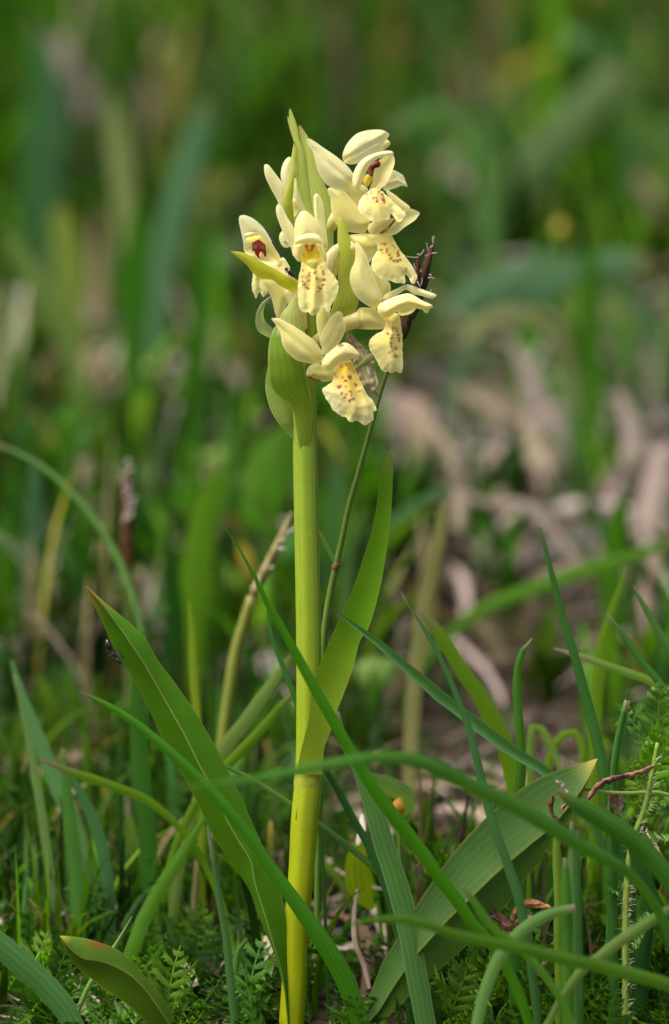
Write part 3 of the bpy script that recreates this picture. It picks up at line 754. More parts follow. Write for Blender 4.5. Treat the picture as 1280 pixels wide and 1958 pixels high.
blob('lip', [(577, 500), (576, 511), (572, 526), (570, 549), (570, 571), (572, 586), (574, 592), (580, 595), (585, 598), (590, 596), (593, 600), (599, 603), (606, 600), (613, 592), (617, 584), (622, 591), (627, 597), (631, 595), (634, 584), (641, 571), (647, 556), (647, 543), (640, 528), (630, 517), (624, 505), (619, 496), (612, 505), (600, 514), (588, 508)], -108, M_PETAL, (.87, .83, .58), f, bulge=9, tilt=(0, -.12), jag=1.5, ruf=.6, ridges=[([(600, 514), (602, 545), (601, 590)], 7, 7), ([(590, 535), (588, 590)], -4, 6), ([(615, 540), (617, 580)], -4, 6)], tints=[(582, 512, 13, Y, .6), (615, 512, 13, Y, .6), (597, 535, 24, (.87, .70, .16), .75)],
     spots=[(580, 517, 1.7), (592, 522, 1.9), (592, 527, 1.9), (602, 521, 2.1), (615, 511, 1.5), (618, 519, 1.9), (619, 524, 1.9), (620, 535, 2.2), (618, 545, 2.3), (614, 552, 1.9), (610, 550, 1.7), (606, 533, 2.3), (591, 537, 2.2), (590, 545, 1.6), (589, 551, 2.4), (582, 544, 2.3), (578, 530, 1.7), (579, 538, 1.5), (609, 557, 1.5), (603, 514, 1.3), (585, 549, 1.2)])
blob('spur', [(605, 612), (607, 596), (611, 586), (618, 583), (628, 592), (632, 602), (632, 618), (626, 632), (614, 646), (609, 640)], -58, M_PETAL, (.76, .72, .38), f, bulge=8)

# left flower
f = flower(515, 500, -20, 'left flower with a dark red arrow shaped column')
blob('sepal', [(457, 421), (459, 413), (466, 411), (474, 413), (486, 419), (497, 428), (506, 438), (513, 449), (520, 463), (512, 460), (496, 453), (478, 454), (469, 462), (467, 471), (464, 455), (460, 437)], -8, M_PETAL, (.78, .77, .62), f, bulge=6, edge=(.86, .85, .75))
blob('spur', [(503, 535), (522, 536), (536, 547), (559, 560), (556, 570), (548, 585), (540, 602), (533, 610), (527, 600), (522, 580), (516, 562)], -22, M_PETAL, (.78, .73, .40), f, bulge=10)
tube('spur', PT([(556, 552, -26, 15), (570, 590, -28, 15), (578, 630, -20, 11)]), M_PETAL, (.78, .72, .38), parent=f, sides=14, n=10)
blob('petal', [(472, 505), (480, 514), (484, 524), (482, 538), (482, 552), (487, 566), (490, 571), (494, 563), (497, 558), (500, 562), (503, 568), (508, 564), (513, 559), (509, 548), (503, 536), (495, 520), (485, 508)], -34, M_PETAL, (.84, .81, .54), f, bulge=6, jag=2, ridges=[([(495, 535), (497, 558)], -4, 4)])
blob('petal', [(537, 496), (543, 493), (549, 500), (554, 510), (556, 520), (548, 522), (540, 512)], -30, M_PETAL, PALE, f, bulge=4, jag=2)
blob('petal', [(467, 448), (476, 444), (485, 445), (495, 446), (507, 453), (518, 462), (527, 476), (535, 489), (539, 500), (536, 508), (524, 503), (505, 500), (486, 491), (470, 484), (466, 476), (467, 465), (471, 456), (477, 451), (472, 450)], -26, M_PETAL, (.86, .80, .50), f, bulge=-14, tints=[(500, 492, 16, (.86, .76, .36), .5)], ridges=[([(471, 449), (500, 448), (525, 473), (537, 500)], 8, 6)])
blob('column', [(482.5, 464), (486, 462.5), (494.7, 457.5), (502, 463), (508, 468), (508, 474), (510, 485), (509, 491), (506, 491), (504, 485), (499.4, 480.5), (497, 485), (497, 494.5), (493.5, 492.5), (489, 487), (486.5, 480), (483, 479.5)], -33, M_PETAL, (.17, .014, .008), f, bulge=2, tints=[(488.5, 472, 4.2, (.16, .12, .085), 1), (503, 472, 4.2, (.16, .12, .085), 1), (496, 466, 1.7, (.40, .05, .02), 1), (497, 474, 1.7, (.40, .05, .02), 1)], res=1.4, smooth=False)
blob('stigma', [(498, 482), (502, 486), (504, 492), (506, 496), (498, 494), (496, 488)], -38, M_PETAL, (.76, .50, .30), f, bulge=2, res=1.8)
blob('lip', [(488, 494), (505, 500), (527, 502), (540, 511), (552, 522), (565, 534), (540, 536), (515, 522), (496, 508)], -44, M_PETAL, (.86, .83, .62), f, bulge=5, spots=[(534, 508, 1.7), (522, 498, 1.5, (.2, .03, .05))])

# lowest flower
f = flower(625, 700, -80, 'lowest flower with widespread sepals and spotted yellow lip')
blob('spur', [(586, 714), (592, 700), (603, 696), (615, 697), (630, 705), (637, 716), (634, 727), (615, 730), (599, 727), (590, 722)], -66, M_PETAL, (.74, .72, .36), f, bulge=14, spots=[(600, 716, 1.2, (.1, .03, .01)), (593, 722, 3, (.25, .03, .012)), (600, 727, 3.4, (.25, .03, .012)), (606, 731, 5, (.22, .02, .01)), (612, 730, 2.5, (.25, .03, .012))])
blob('petal', [(631, 705), (648, 699), (658, 694), (661, 702), (650, 714), (638, 716)], -82, M_PETAL, (.78, .74, .40), f, bulge=2)
blob('lip', [(634, 708), (637, 720), (635, 730), (626, 737), (617, 745), (621, 757), (626, 766), (631, 773), (635, 781), (646, 791), (656, 797), (663, 798), (666, 804), (674, 807), (681, 804), (689, 808), (699, 813), (706, 808), (715, 802), (714, 793), (713, 787), (720, 785), (718, 776), (716, 770), (711, 763), (705, 758), (697, 745), (689, 726), (680, 708), (672, 690), (656, 692), (644, 700)], -100, M_PETAL, (.86, .77, .42), f, bulge=15, tilt=(.05, -.2), jag=1.7, ruf=.8, ridges=[([(660, 700), (670, 740), (680, 790)], 6, 9), ([(690, 745), (708, 790)], 4, 7), ([(646, 745), (660, 790)], -3, 7)],
     tints=[(660, 702, 24, (.88, .60, .03), .9), (670, 735, 30, (.88, .64, .06), .8), (640, 770, 30, (.86, .82, .58), .5), (700, 800, 20, (.86, .78, .45), .5), (657, 763, 6, (.36, .30, .08), .6)],
     spots=[(652, 700, 2), (663, 697, 1.9), (654, 694, 1.5), (670, 695, 1.4), (668, 720, 2.4), (670, 723, 2), (656, 722, 1.5), (661, 728, 2.2), (663, 729, 1.6), (681, 736, 2.5), (650, 739, 2.6), (648, 741, 1.8), (662, 740, 1.5), (654, 752, 2.2), (663, 754, 2), (671, 749, 2.2), (672, 756, 2), (671, 765, 2.2), (668, 767, 2), (675, 763, 2.4), (640, 716, 1.4), (645, 720, 1.2), (678, 711, 1.5), (687, 727, 1.3), (687, 748, 1.5), (660, 760, 1.6)])
blob('sepal', [(519, 609), (525, 608), (532, 608), (549, 616), (568, 627), (584, 638), (600, 650), (611, 664), (618, 677), (616, 690), (609, 696), (588, 694), (568, 689), (549, 673), (540, 658), (537, 640), (530, 624)], -82, M_PETAL, (.81, .76, .44), f, bulge=12, tints=[(613, 689, 12, Y, .5), (545, 622, 8, (.72, .60, .40), .3)], ridges=[([(523, 611), (570, 655), (613, 690)], -3, 7)])
blob('sepal', [(638, 600), (644, 596), (650, 595), (655, 600), (656, 611), (660, 620), (662, 627), (656, 644), (646, 660), (635, 671), (625, 678), (617, 677), (615, 664), (611, 648), (615, 634), (625, 617)], -86, M_PETAL, (.84, .79, .48), f, bulge=11, ridges=[([(650, 598), (638, 635), (620, 675)], -2, 6)])
blob('petal', [(615, 697), (619, 684), (627, 676), (635, 669), (650, 658), (662, 655), (676, 663), (684, 672), (688, 678), (685, 683), (672, 687), (654, 693), (643, 701), (637, 708), (629, 710), (620, 706)], -100, M_PETAL, (.87, .82, .56), f, bulge=12, spots=[(650, 660, 2.6), (654, 661, 2.2)], tints=[(625, 695, 14, (.87, .76, .34), .5)])

tube('ovary', PT([(594, 560, -14, 12), (625, 530, -30, 13), (655, 490, -38, 14), (680, 470, -40, 13)]), M_PETAL, (.62, .62, .20), (.80, .74, .40), orchid, sides=14, n=14)
tube('ovary', PT([(594, 660, -8, 11), (625, 640, -26, 13), (655, 622, -38, 14), (690, 610, -44, 16)]), M_PETAL, (.55, .58, .14), (.78, .72, .36), orchid, sides=14, n=14)
tube('ovary', PT([(590, 470, -10, 11), (615, 450, -16, 13), (640, 420, -22, 14), (670, 390, -26, 12)]), M_PETAL, (.55, .58, .16), (.78, .73, .36), orchid, sides=14, n=14)
tube('spur', PT([(655, 468, -40, 6), (642, 478, -46, 9), (632, 492, -50, 10), (628, 510, -52, 9), (630, 524, -50, 6)]), M_PETAL, (.80, .78, .50), parent=orchid, sides=12, n=14)

# withered flower behind the lowest one
w = blob('withered_flower', [(660, 632), (672, 638), (685, 652), (701, 669), (713, 685), (719, 710), (724, 736), (722, 757), (715, 752), (707, 744), (695, 740), (685, 722), (677, 705), (674, 677), (662, 656)], -34, M_DRY, (.40, .36, .20), orchid, bulge=10, ruf=6, jag=2, tints=[(672, 655, 16, (.22, .13, .07), .8), (697, 672, 14, (.30, .20, .12), .7), (705, 715, 18, (.56, .52, .32), .7)], ridges=[([(670, 650), (700, 690), (715, 745)], 5, 5), ([(684, 665), (700, 725)], -5, 4)])
w['label'] = 'brown withered flower behind the lowest lip'
rails('bract', [[(714, 676), (706, 677), (693, 689), (680, 703)], [(716, 682), (713, 688), (701, 698), (683, 707)]], [-44, -46, -44], M_BRACT, (.26, .34, .12), orchid, n=12, m=5, bulge=.2, edge=(.5, .55, .3))

#@@GRASS
# ------------------------------------------------------------------ single grass blades that can be told apart
GA = (.045, .17, .004); GBLU = (.055, .155, .05)
TIPB = (.16, .10, .09)
def pl(pts, d0, d1, w):
    """path points with depth running d0->d1 and widths list w"""
    n = len(pts)
    ww = np.interp(np.linspace(0, 1, n), np.linspace(0, 1, len(w)), w)
    dd = np.linspace(d0, d1, n)
    return [(a, b, dd[i], ww[i]) for i, (a, b) in enumerate(pts)]

blade('long dark green blade crossing in front of the large left leaf and the stem foot', pl([(151, 1322), (208, 1349), (278, 1397), (347, 1456), (417, 1527), (472, 1592), (517, 1657), (559, 1716), (600, 1774), (635, 1825), (664, 1880)], -170, -90, [2, 18, 21, 23, 26, 30, 36, 40]), GA, tipc=TIPB, roll=15, fold=.35)
blade('slim blade slanting across the stem from upper left to lower right', pl([(433, 1010), (461, 1056), (489, 1106), (509, 1150), (537, 1196), (558, 1235), (593, 1300), (628, 1364), (663, 1424), (698, 1482), (732, 1533), (767, 1579), (802, 1622), (837, 1676), (870, 1718), (905, 1768), (935, 1800)], -215, -150, [2, 10, 17, 22, 25, 27, 26, 22]), GA, fold=.3, roll=-10)
blade('two tone bluish blade with dark tip pointing at the upright stem leaf', pl([(629, 1161), (660, 1183), (695, 1209), (733, 1238), (767, 1268), (812, 1306), (840, 1333), (892, 1372), (944, 1412), (996, 1448), (1048, 1480), (1100, 1530)], -52, 30, [1, 10, 17, 22, 25, 25, 22, 18]), GBLU, tipc=(.10, .035, .06), fold=-.5, edge=(.12, .22, .13), roll=12)
blade('very thin dark blade right of the upright leaf, tip near the bitten blade', pl([(765, 1130), (791, 1172), (815, 1207), (840, 1255), (868, 1316), (892, 1378), (909, 1440), (927, 1514), (941, 1566), (962, 1626), (984, 1690)], -60, -150, [1, 6, 9, 12, 15, 19, 17, 20]), (.03, .095, .03), fold=.3)
blade('bright yellow-green blade behind the thin dark one, its tip bitten off', pl([(797, 1166), (825, 1192), (855, 1234), (885, 1282), (917, 1328), (945, 1382), (968, 1430), (981, 1486), (990, 1550)], 200, 240, [8, 24, 28, 32, 34, 34, 30]), (.13, .24, .012), tipc=(.35, .25, .2), tip_t=.06, fold=.15)
blade('large blurred blade arching over the broad right leaf', pl([(345, 1508), (420, 1498), (472, 1491), (534, 1480), (594, 1467), (663, 1455), (715, 1448), (767, 1448), (809, 1457), (860, 1478), (900, 1499), (944, 1520), (996, 1545), (1048, 1575), (1090, 1603), (1135, 1628), (1187, 1655), (1225, 1690)], -850, -380, [4, 14, 20, 24, 28, 32, 34, 34, 32, 28, 22]), (.05, .15, .016), fold=.25, roll=20)
blade('twisted upright blade standing left of the broad right leaf tip', pl([(1019, 1220), (1010, 1230), (997, 1252), (989, 1288), (989, 1333), (995, 1385), (998, 1435), (997, 1480), (995, 1530), (997, 1600), (999, 1700)], 45, 60, [2, 12, 16, 17, 18, 20, 22, 22, 25]), (.05, .15, .016), fold=.4, roll=20, twist=50)
blade('tall upright blade with split tip beside the broad right leaf tip', pl([(1032, 1008), (1046, 1060), (1060, 1116), (1077, 1184), (1095, 1240), (1114, 1307), (1132, 1376), (1145, 1432), (1157, 1486), (1170, 1540)], 75, 30, [6, 10, 14, 17, 20, 23, 24, 22]), (.03, .11, .02), fold=.35, tipc=(.1, .12, .06))
blade('short stiff blade with a cut forked tip at the right', pl([(1200, 1340), (1191, 1380), (1182, 1421), (1176, 1470), (1174, 1512), (1172, 1560)], -10, 10, [12, 14, 16, 17, 17, 17]), (.03, .12, .02), fold=.6, edge=(.14, .25, .10), tipc=(.35, .33, .18), tip_t=.03)
blade('narrow blade leaning in at the right frame edge, pale tip', pl([(1160, 1172), (1184, 1203), (1208, 1238), (1232, 1270), (1262, 1306), (1300, 1360)], 130, 110, [2, 12, 14, 15, 16]), (.035, .12, .02), fold=.3, tipc=(.2, .2, .15))
blade('pale blurred blade lying nearly flat at the right', pl([(1060, 1240), (1118, 1258), (1187, 1282), (1262, 1311), (1320, 1350)], 190, 170, [3, 14, 17, 17, 15]), (.14, .24, .05), fold=.2, tipc=(.3, .22, .14), tip_t=.1)
blade('yellow-green blurred blade rising behind the pale flat one', pl([(1199, 1082), (1178, 1147), (1157, 1213), (1147, 1260), (1141, 1320), (1138, 1400), (1136, 1480)], 420, 430, [4, 18, 26, 27, 26]), (.12, .22, .012), fold=.15)
blade('dim narrow blade cut by the right frame edge, above the pale flat one', pl([(1210, 1118), (1235, 1165), (1262, 1210), (1310, 1280)], 170, 150, [2, 12, 15, 15]), (.05, .13, .035), fold=.25)
blade('low blurred blade stretched across the bottom right corner', pl([(660, 1770), (720, 1758), (790, 1760), (860, 1785), (930, 1802), (1000, 1815), (1070, 1830), (1140, 1846), (1200, 1862), (1285, 1885)], -560, -420, [3, 16, 20, 22, 24, 26, 27, 27]), (.07, .17, .015), fold=.2)
blade('light green curved blade bowing over the withered brown florets', pl([(1100, 1735), (1050, 1749), (1007, 1772), (975, 1805), (945, 1850), (930, 1890)], -270, -290, [14, 24, 27, 26, 24]), (.11, .22, .08), fold=.2)
blade('pale blurred blade rising toward the lower right frame edge', pl([(1285, 1738), (1250, 1759), (1204, 1789), (1152, 1826), (1110, 1860), (1080, 1900)], -330, -300, [20, 22, 24, 20, 16]), (.14, .22, .08), fold=.2)
blade('broad dark green blade below the reddish twig', pl([(1065, 1510), (1093, 1533), (1135, 1556), (1187, 1588), (1222, 1617), (1262, 1658), (1300, 1710)], -300, -280, [6, 34, 40, 40, 36]), (.035, .12, .015), fold=.3)
blade('wide dark blade standing at the lower right frame edge', pl([(1205, 1600), (1222, 1655), (1240, 1708), (1262, 1752), (1300, 1830)], -110, -80, [16, 28, 33, 34, 32]), (.025, .095, .018), fold=.35)
blade('short dark upright blade in the bottom right corner', pl([(1244, 1755), (1239, 1790), (1232, 1830), (1228, 1880), (1226, 1940)], -20, -20, [20, 25, 28, 28]), (.022, .085, .018), fold=.4)
blade('soft blurred slip of grass over the lower edge of the broad right leaf', pl([(884, 1692), (905, 1722), (930, 1760), (955, 1786), (985, 1806), (1030, 1850)], -360, -340, [6, 16, 18, 18, 16]), (.07, .18, .02), fold=.2)
blade('small dark crossing blade at the bottom, right of the broad leaf foot', pl([(842, 1808), (858, 1830), (876, 1855), (896, 1886), (925, 1930)], -20, -20, [8, 15, 17, 17]), (.03, .10, .02), fold=.4, edge=(.09, .19, .06))
blade('long arching blade at the left above the big orchid leaf', pl([(-10, 848), (24, 862), (70, 886), (115, 921), (159, 966), (194, 1013), (224, 1067), (248, 1122), (266, 1184), (274, 1260), (276, 1350)], 950, 700, [4, 8, 11, 14, 15, 14, 12, 10]), (.05, .13, .018), fold=.25)
blade('bright blurred blade lying across the left edge below the thin leaf tip', pl([(78, 1452), (139, 1477), (201, 1498), (262, 1520), (320, 1560)], 180, 230, [4, 16, 19, 18, 15]), (.11, .22, .012), fold=.2, tipc=(.25, .15, .12), tip_t=.12)
blade('wide dark blurred blade standing left of the folded leaf', pl([(262, 1240), (262, 1320), (265, 1400), (270, 1480), (280, 1560), (285, 1640)], 330, 330, [10, 30, 36, 36, 34]), (.03, .11, .012), fold=.15)
blade('thin glowing yellow-green blade between the folded leaf and the stem', pl([(362, 1150), (367, 1215), (371, 1290), (375, 1359), (380, 1450)], 420, 420, [4, 14, 17, 17, 16]), (.17, .25, .015), fold=.15)
blade('pale green blade leaning toward the stem from the left', pl([(560, 1252), (514, 1317), (472, 1376), (430, 1428), (400, 1480)], 260, 290, [12, 24, 27, 27, 22]), (.15, .22, .08), fold=.15)
blade('yellow-green slanting blade just under the pale leaning one', pl([(566, 1322), (531, 1359), (489, 1407), (441, 1456), (400, 1500)], 230, 260, [10, 18, 20, 20, 18]), (.10, .20, .012), fold=.2)
blade('thin dark blade running down to the stem from its left', pl([(511, 1165), (521, 1220), (542, 1276), (562, 1328), (580, 1390)], 90, 70, [3, 8, 11, 11, 9]), (.03, .11, .02), fold=.2)
blade('narrow pale blade passing behind the stem at knee height', pl([(425, 1462), (441, 1470), (489, 1494), (555, 1537), (614, 1579), (663, 1616), (705, 1650), (735, 1680), (770, 1740)], 60, 60, [4, 10, 12, 13, 14, 13]), (.08, .17, .05), fold=.3)
blade('dark narrow blade right of the stem, behind the bluish strap leaf', pl([(614, 1455), (625, 1475), (649, 1516), (677, 1567), (708, 1623), (735, 1690)], 40, 50, [6, 12, 15, 16, 16]), (.03, .11, .035), fold=.3)
blade('broad bluish green strap blade with fine veins right of the stem', pl([(645, 1360), (655, 1404), (678, 1454), (698, 1504), (719, 1562), (741, 1632), (760, 1692), (780, 1770), (800, 1876), (815, 1960)], -60, -70, [8, 16, 22, 27, 38, 41, 43, 44, 42, 40]), (.07, .17, .055), fold=.12, roll=8, m=9, edge=(.13, .24, .10), n=40)
blade('grey-green thin blade standing left of the folded leaf foot', pl([(397, 1578), (403, 1610), (410, 1655), (420, 1723), (433, 1800), (441, 1875), (446, 1930)], -40, -30, [3, 10, 14, 16, 17]), (.06, .14, .055), fold=.35, tipc=(.25, .22, .22), tip_t=.15)
blade('small curved sprout beside the grey-green thin blade', pl([(474, 1795), (458, 1815), (452, 1840), (450, 1865), (450, 1920)], 20, 20, [4, 13, 16, 16]), (.07, .17, .05), fold=.4)
blade('thin pale straw blade sticking up behind the young leaf at bottom left', pl([(253, 1752), (222, 1805), (197, 1843), (172, 1882), (150, 1930)], 15, 15, [2, 9, 11, 11]), (.17, .26, .11), fold=.5)
blade('wide leaf blade cut by the bottom left corner', pl([(-20, 1790), (20, 1825), (60, 1860), (110, 1910), (140, 1960)], -120, -120, [44, 50, 50, 40]), (.06, .16, .06), fold=.2)
blade('bluish blurred blade leaning in from the left frame edge', pl([(22, 1262), (60, 1380), (110, 1500), (150, 1600), (170, 1700)], 520, 420, [6, 26, 32, 32, 28]), (.06, .15, .06), fold=.15)
blade('blurred upright blade in the lower left corner region', pl([(120, 1430), (128, 1520), (140, 1620), (150, 1720), (150, 1800)], 330, 280, [6, 22, 28, 30, 28]), (.04, .13, .015), fold=.15)
blade('soft bluish blade slanting between the lower left upright blades', pl([(130, 1470), (160, 1530), (190, 1600), (205, 1680), (210, 1760)], 300, 300, [8, 24, 26, 24]), (.05, .14, .07), fold=.15)
blade('tall narrow dim blade near the left frame edge', pl([(28, 1290), (48, 1380), (66, 1470), (80, 1560), (95, 1660)], 380, 330, [4, 14, 18, 18]), (.09, .16, .06), fold=.15)
blade('lower yellow-green slanting blade left of the stem foot', pl([(392, 1560), (352, 1630), (312, 1690), (280, 1750), (255, 1810)], 230, 200, [8, 26, 30, 28]), (.07, .18, .012), fold=.15)
blade('thin horizontal straw coloured blade behind the reddish twig', pl([(1100, 1506), (1150, 1514), (1200, 1517), (1262, 1516), (1330, 1540)], -20, -10, [5, 8, 8, 8]), (.22, .30, .12), fold=.4)
blade('bent pale blade behind the tip of the broad right leaf', pl([(1075, 1480), (1060, 1440), (1040, 1400), (1022, 1385), (1015, 1410), (1015, 1470), (1015, 1540)], 420, 430, [10, 16, 17, 16, 16]), (.15, .24, .06), fold=.2)
blade('small yellow-green loop of grass behind the tall split blade', pl([(1110, 1480), (1115, 1430), (1100, 1402), (1075, 1408), (1055, 1440), (1045, 1500)], 480, 490, [10, 14, 16, 16, 16]), (.13, .24, .012), fold=.2)
for k, (x, w_, c, dd, t_) in enumerate([(985, 26, (.035, .12, .015), -30, 1640), (1068, 18, (.12, .2, .03), -110, 1560), (1098, 20, (.07, .16, .06), -190, 1570), (1108, 14, (.04, .13, .04), -140, 1600), (1172, 22, (.03, .11, .02), -60, 1600), (1085, 24, (.05, .15, .02), -260, 1640)]):
    blade(['dark fluted upright blade under the broad right leaf', 'straw green upright stalk under the reddish twig', 'pale green upright stalk between twig and straw stalk', 'thin mid green upright stalk next to the pale one', 'dark upright blade below the cut forked blade', 'soft blurred upright blade before the upright stalks'][k], pl([(x - 4, t_), (x - 2, t_ + 90), (x, t_ + 180), (x + 2, t_ + 300)], dd, dd, [w_ * .4, w_, w_, w_]), c, fold=.35)

# ------------------------------------------------------------------ blurred blades and broad leaves further back
BACK = 'blurred grass blades up the slope'
def back(label, pts, base_py, w, col, roll=0, fold=.12, d=None):
    d = gd(base_py) - (700 if base_py < 900 else 150) if d is None else d
    return blade(label, pl(pts, d - 60, d, w), col, fold=fold, roll=roll, group=BACK, mat=M_MEADOW)
back('pale green upright blade in the upper left, brightest there', [(212, 165), (222, 240), (232, 330), (240, 410), (246, 520)], 560, [10, 36, 44, 42, 30], (.28, .33, .13))
back('bluish blurred blade leaning right in the upper left', [(395, 190), (372, 270), (345, 370), (318, 480), (300, 600)], 640, [14, 46, 56, 54, 40], (.10, .22, .11))
back('wide yellow-green rounded blade tip at mid left', [(112, 390), (125, 450), (135, 520), (140, 600)], 700, [26, 56, 58, 40], (.24, .32, .07))
back('blurred pale blade slanting down from the left frame edge', [(10, 440), (50, 510), (95, 580), (130, 660)], 760, [20, 44, 46, 36], (.17, .26, .07))
back('long wide pale blade slanting across the upper right', [(1185, 135), (1110, 210), (1020, 310), (940, 400), (870, 490), (830, 570)], 640, [50, 74, 80, 78, 66, 40], (.13, .21, .08), d=4300)
back('arched green blade right of the topmost flower', [(745, 255), (790, 225), (840, 215), (890, 230), (925, 270), (940, 340), (940, 440)], 560, [20, 36, 42, 44, 42, 38], (.10, .21, .055))
back('green blade bending down at the far upper right', [(1110, 85), (1080, 70), (1130, 90), (1180, 150), (1200, 230)], 420, [30, 50, 54, 46], (.07, .17, .05))
back('blurred blade crossing the right frame edge high up', [(1180, 190), (1230, 240), (1290, 300), (1330, 380)], 520, [16, 44, 50, 44], (.11, .21, .05))
back('upright dark green blade left of the pale upper left blade', [(85, 60), (75, 170), (70, 290), (70, 420)], 520, [14, 46, 52, 44], (.05, .15, .05))
back('dim bluish upright blade at upper far left', [(60, 40), (95, 140), (110, 230), (100, 330)], 480, [14, 40, 44, 40], (.08, .17, .09))
back('upright bright green blade under the bluish leaning one', [(265, 380), (262, 470), (258, 560), (255, 660)], 740, [14, 48, 56, 48], (.05, .17, .012))
back('bright green upright blade below the curled bract side', [(395, 400), (390, 500), (385, 590), (380, 690)], 800, [10, 38, 46, 40], (.05, .16, .014))
back('tall bright blade left of the stem at mid height', [(420, 880), (400, 960), (380, 1060), (368, 1170), (362, 1290)], 1360, [10, 44, 56, 54, 46], (.11, .24, .012))
back('second bright blade close left of the stem at mid height', [(372, 850), (378, 960), (382, 1080), (385, 1200)], 1320, [8, 30, 38, 34], (.07, .20, .012))
back('dark green blade behind the bright left blades', [(320, 1010), (330, 1120), (335, 1220), (338, 1320)], 1400, [8, 34, 42, 40], (.02, .085, .012))
back('bluish blade standing near the left edge at mid height', [(70, 880), (66, 970), (62, 1060), (60, 1150)], 1240, [12, 36, 42, 40], (.06, .16, .07))
back('saturated green blade touching the left frame edge', [(20, 880), (24, 960), (22, 1040), (20, 1140)], 1200, [8, 26, 30, 28], (.05, .18, .012))
back('blurred green blade crossing behind the bitten blade to the right', [(1290, 1035), (1180, 1072), (1080, 1105), (980, 1140), (900, 1180), (840, 1235)], 1330, [16, 24, 28, 29, 26, 18], (.09, .22, .02))
back('bright green blade stub rising at the right edge', [(1190, 950), (1180, 1010), (1172, 1080), (1168, 1160)], 1300, [16, 40, 44, 36], (.07, .20, .012))
back('arched pale blade over the litter at the right', [(890, 660), (915, 625), (965, 600), (1020, 605), (1065, 635), (1085, 700)], 780, [16, 28, 30, 30, 28, 20], (.24, .26, .12))
back('bluish wide blade lying right of the dark spikelets', [(860, 600), (900, 570), (960, 545), (1030, 510), (1080, 500)], 720, [26, 54, 60, 54, 30], (.10, .20, .10))
back('second bluish wide blade above the arched pale one', [(1240, 500), (1160, 500), (1080, 530), (1010, 570), (950, 610)], 720, [30, 44, 48, 44, 26], (.09, .19, .09))
back('green upright blade right of the yellow bud', [(1125, 440), (1128, 530), (1130, 620), (1130, 700)], 800, [10, 38, 44, 40], (.06, .18, .012))
back('tan green upright stalk behind the upright stem leaf', [(852, 960), (838, 1030), (822, 1100), (808, 1180), (798, 1260)], 1380, [14, 26, 30, 32, 30], (.26, .25, .10), d=900)
back('olive green blade in the gap right of the stem', [(655, 880), (650, 960), (640, 1040), (636, 1130)], 1230, [10, 44, 56, 50], (.07, .18, .05))
back('dim green blade crossing behind the stem to the right', [(850, 930), (770, 985), (700, 1040), (640, 1090), (590, 1150)], 1290, [14, 24, 28, 28, 20], (.07, .16, .06))

def broad_leaf(label, pts, base_py, w, col, d=None, lift=120):
    d = (gd(base_py) - lift) if d is None else d
    return blade(label, pl(pts, d - 50, d, w), col, name='broad_leaf', cat='leaf', group='broad leaves among the grass', ext=False, fold=.18, n=22)
broad_leaf('broad soft green leaf left of the stem at mid height', [(560, 800), (540, 850), (515, 910), (490, 970), (480, 1020)], 1150, [8, 70, 105, 90, 20], (.09, .21, .03))
broad_leaf('pale round leaf behind the crossing of blade and upright leaf', [(760, 1270), (735, 1282), (700, 1286), (665, 1278)], 1400, [10, 48, 56, 14], (.17, .27, .10))
broad_leaf('pale oval leaf left of the spike foot, blurred', [(470, 870), (440, 878), (410, 880), (385, 872)], 1000, [8, 40, 46, 10], (.22, .32, .11))
broad_leaf('bluish oval leaf beside the left flower bract', [(470, 480), (430, 492), (395, 496), (372, 490)], 640, [8, 46, 50, 12], (.10, .20, .10))
broad_leaf('pale green oval leaf low in the left corner', [(250, 1560), (252, 1600), (255, 1650), (262, 1690)], 1720, [6, 26, 32, 10], (.15, .25, .09))
broad_leaf('small pale leaf under the folded leaf', [(322, 1660), (330, 1700), (333, 1730), (330, 1755)], 1780, [5, 24, 28, 8], (.18, .30, .10))
broad_leaf('yellow-green small leaf right of the stem foot', [(690, 1590), (684, 1640), (690, 1700), (712, 1740)], 1780, [5, 40, 48, 12], (.24, .32, .015), d=260)
broad_leaf('glossy pale leaf behind the strap blade', [(700, 1480), (740, 1500), (775, 1520), (790, 1550)], 1700, [8, 34, 34, 10], (.16, .27, .12), d=240)

# ------------------------------------------------------------------ dead leaves lying on the slope
DEAD = 'dead leaves lying on the slope'
TAN = (.33, .25, .19); PINK = (.34, .25, .21); GREY = (.34, .28, .27); PALE_T = (.48, .40, .32); RUST = (.26, .13, .07)
def dead(label, pts, w, col, lift=150, d=None, roll=0):
    py = max(p[1] for p in pts)
    d = (gd(py) - (lift + 900 if py < 560 else lift + 60)) if d is None else d
    col = np.asarray(col) * (.72, .70, .64)
    w = [q * .72 for q in w]
    return blade(label, pl(pts, d + 60, d, w), col, name='dead_leaf', cat='dead leaf', group=DEAD, mat=M_DRY, ext=False, fold=.2, roll=roll, n=18, wav=.06)
dead('grey-pink dead leaf in the upper left corner', [(110, 70), (130, 130), (155, 190), (178, 240)], [30, 72, 80, 46], (.30, .24, .24))
dead('small reddish dead leaf below the grey-pink upper left one', [(130, 265), (155, 285), (180, 300)], [20, 46, 22], (.24, .14, .12))
dead('brownish dead leaf between the upper left blades', [(270, 140), (285, 190), (290, 250), (275, 310)], [18, 46, 46, 20], (.22, .19, .12))
dead('round pinkish dead leaf right of the top flowers', [(845, 300), (865, 330), (880, 362)], [44, 66, 44], (.40, .33, .27))
dead('dull dead leaf above the round pinkish one', [(905, 150), (920, 175), (935, 205)], [40, 56, 40], (.26, .27, .18))
dead('pale patch of dead leaf at the top right', [(1030, 40), (1065, 62), (1095, 80)], [40, 56, 36], (.32, .32, .2))
dead('pink dead leaf in the top right corner', [(1190, 30), (1205, 50), (1215, 72)], [30, 44, 30], (.44, .33, .30))
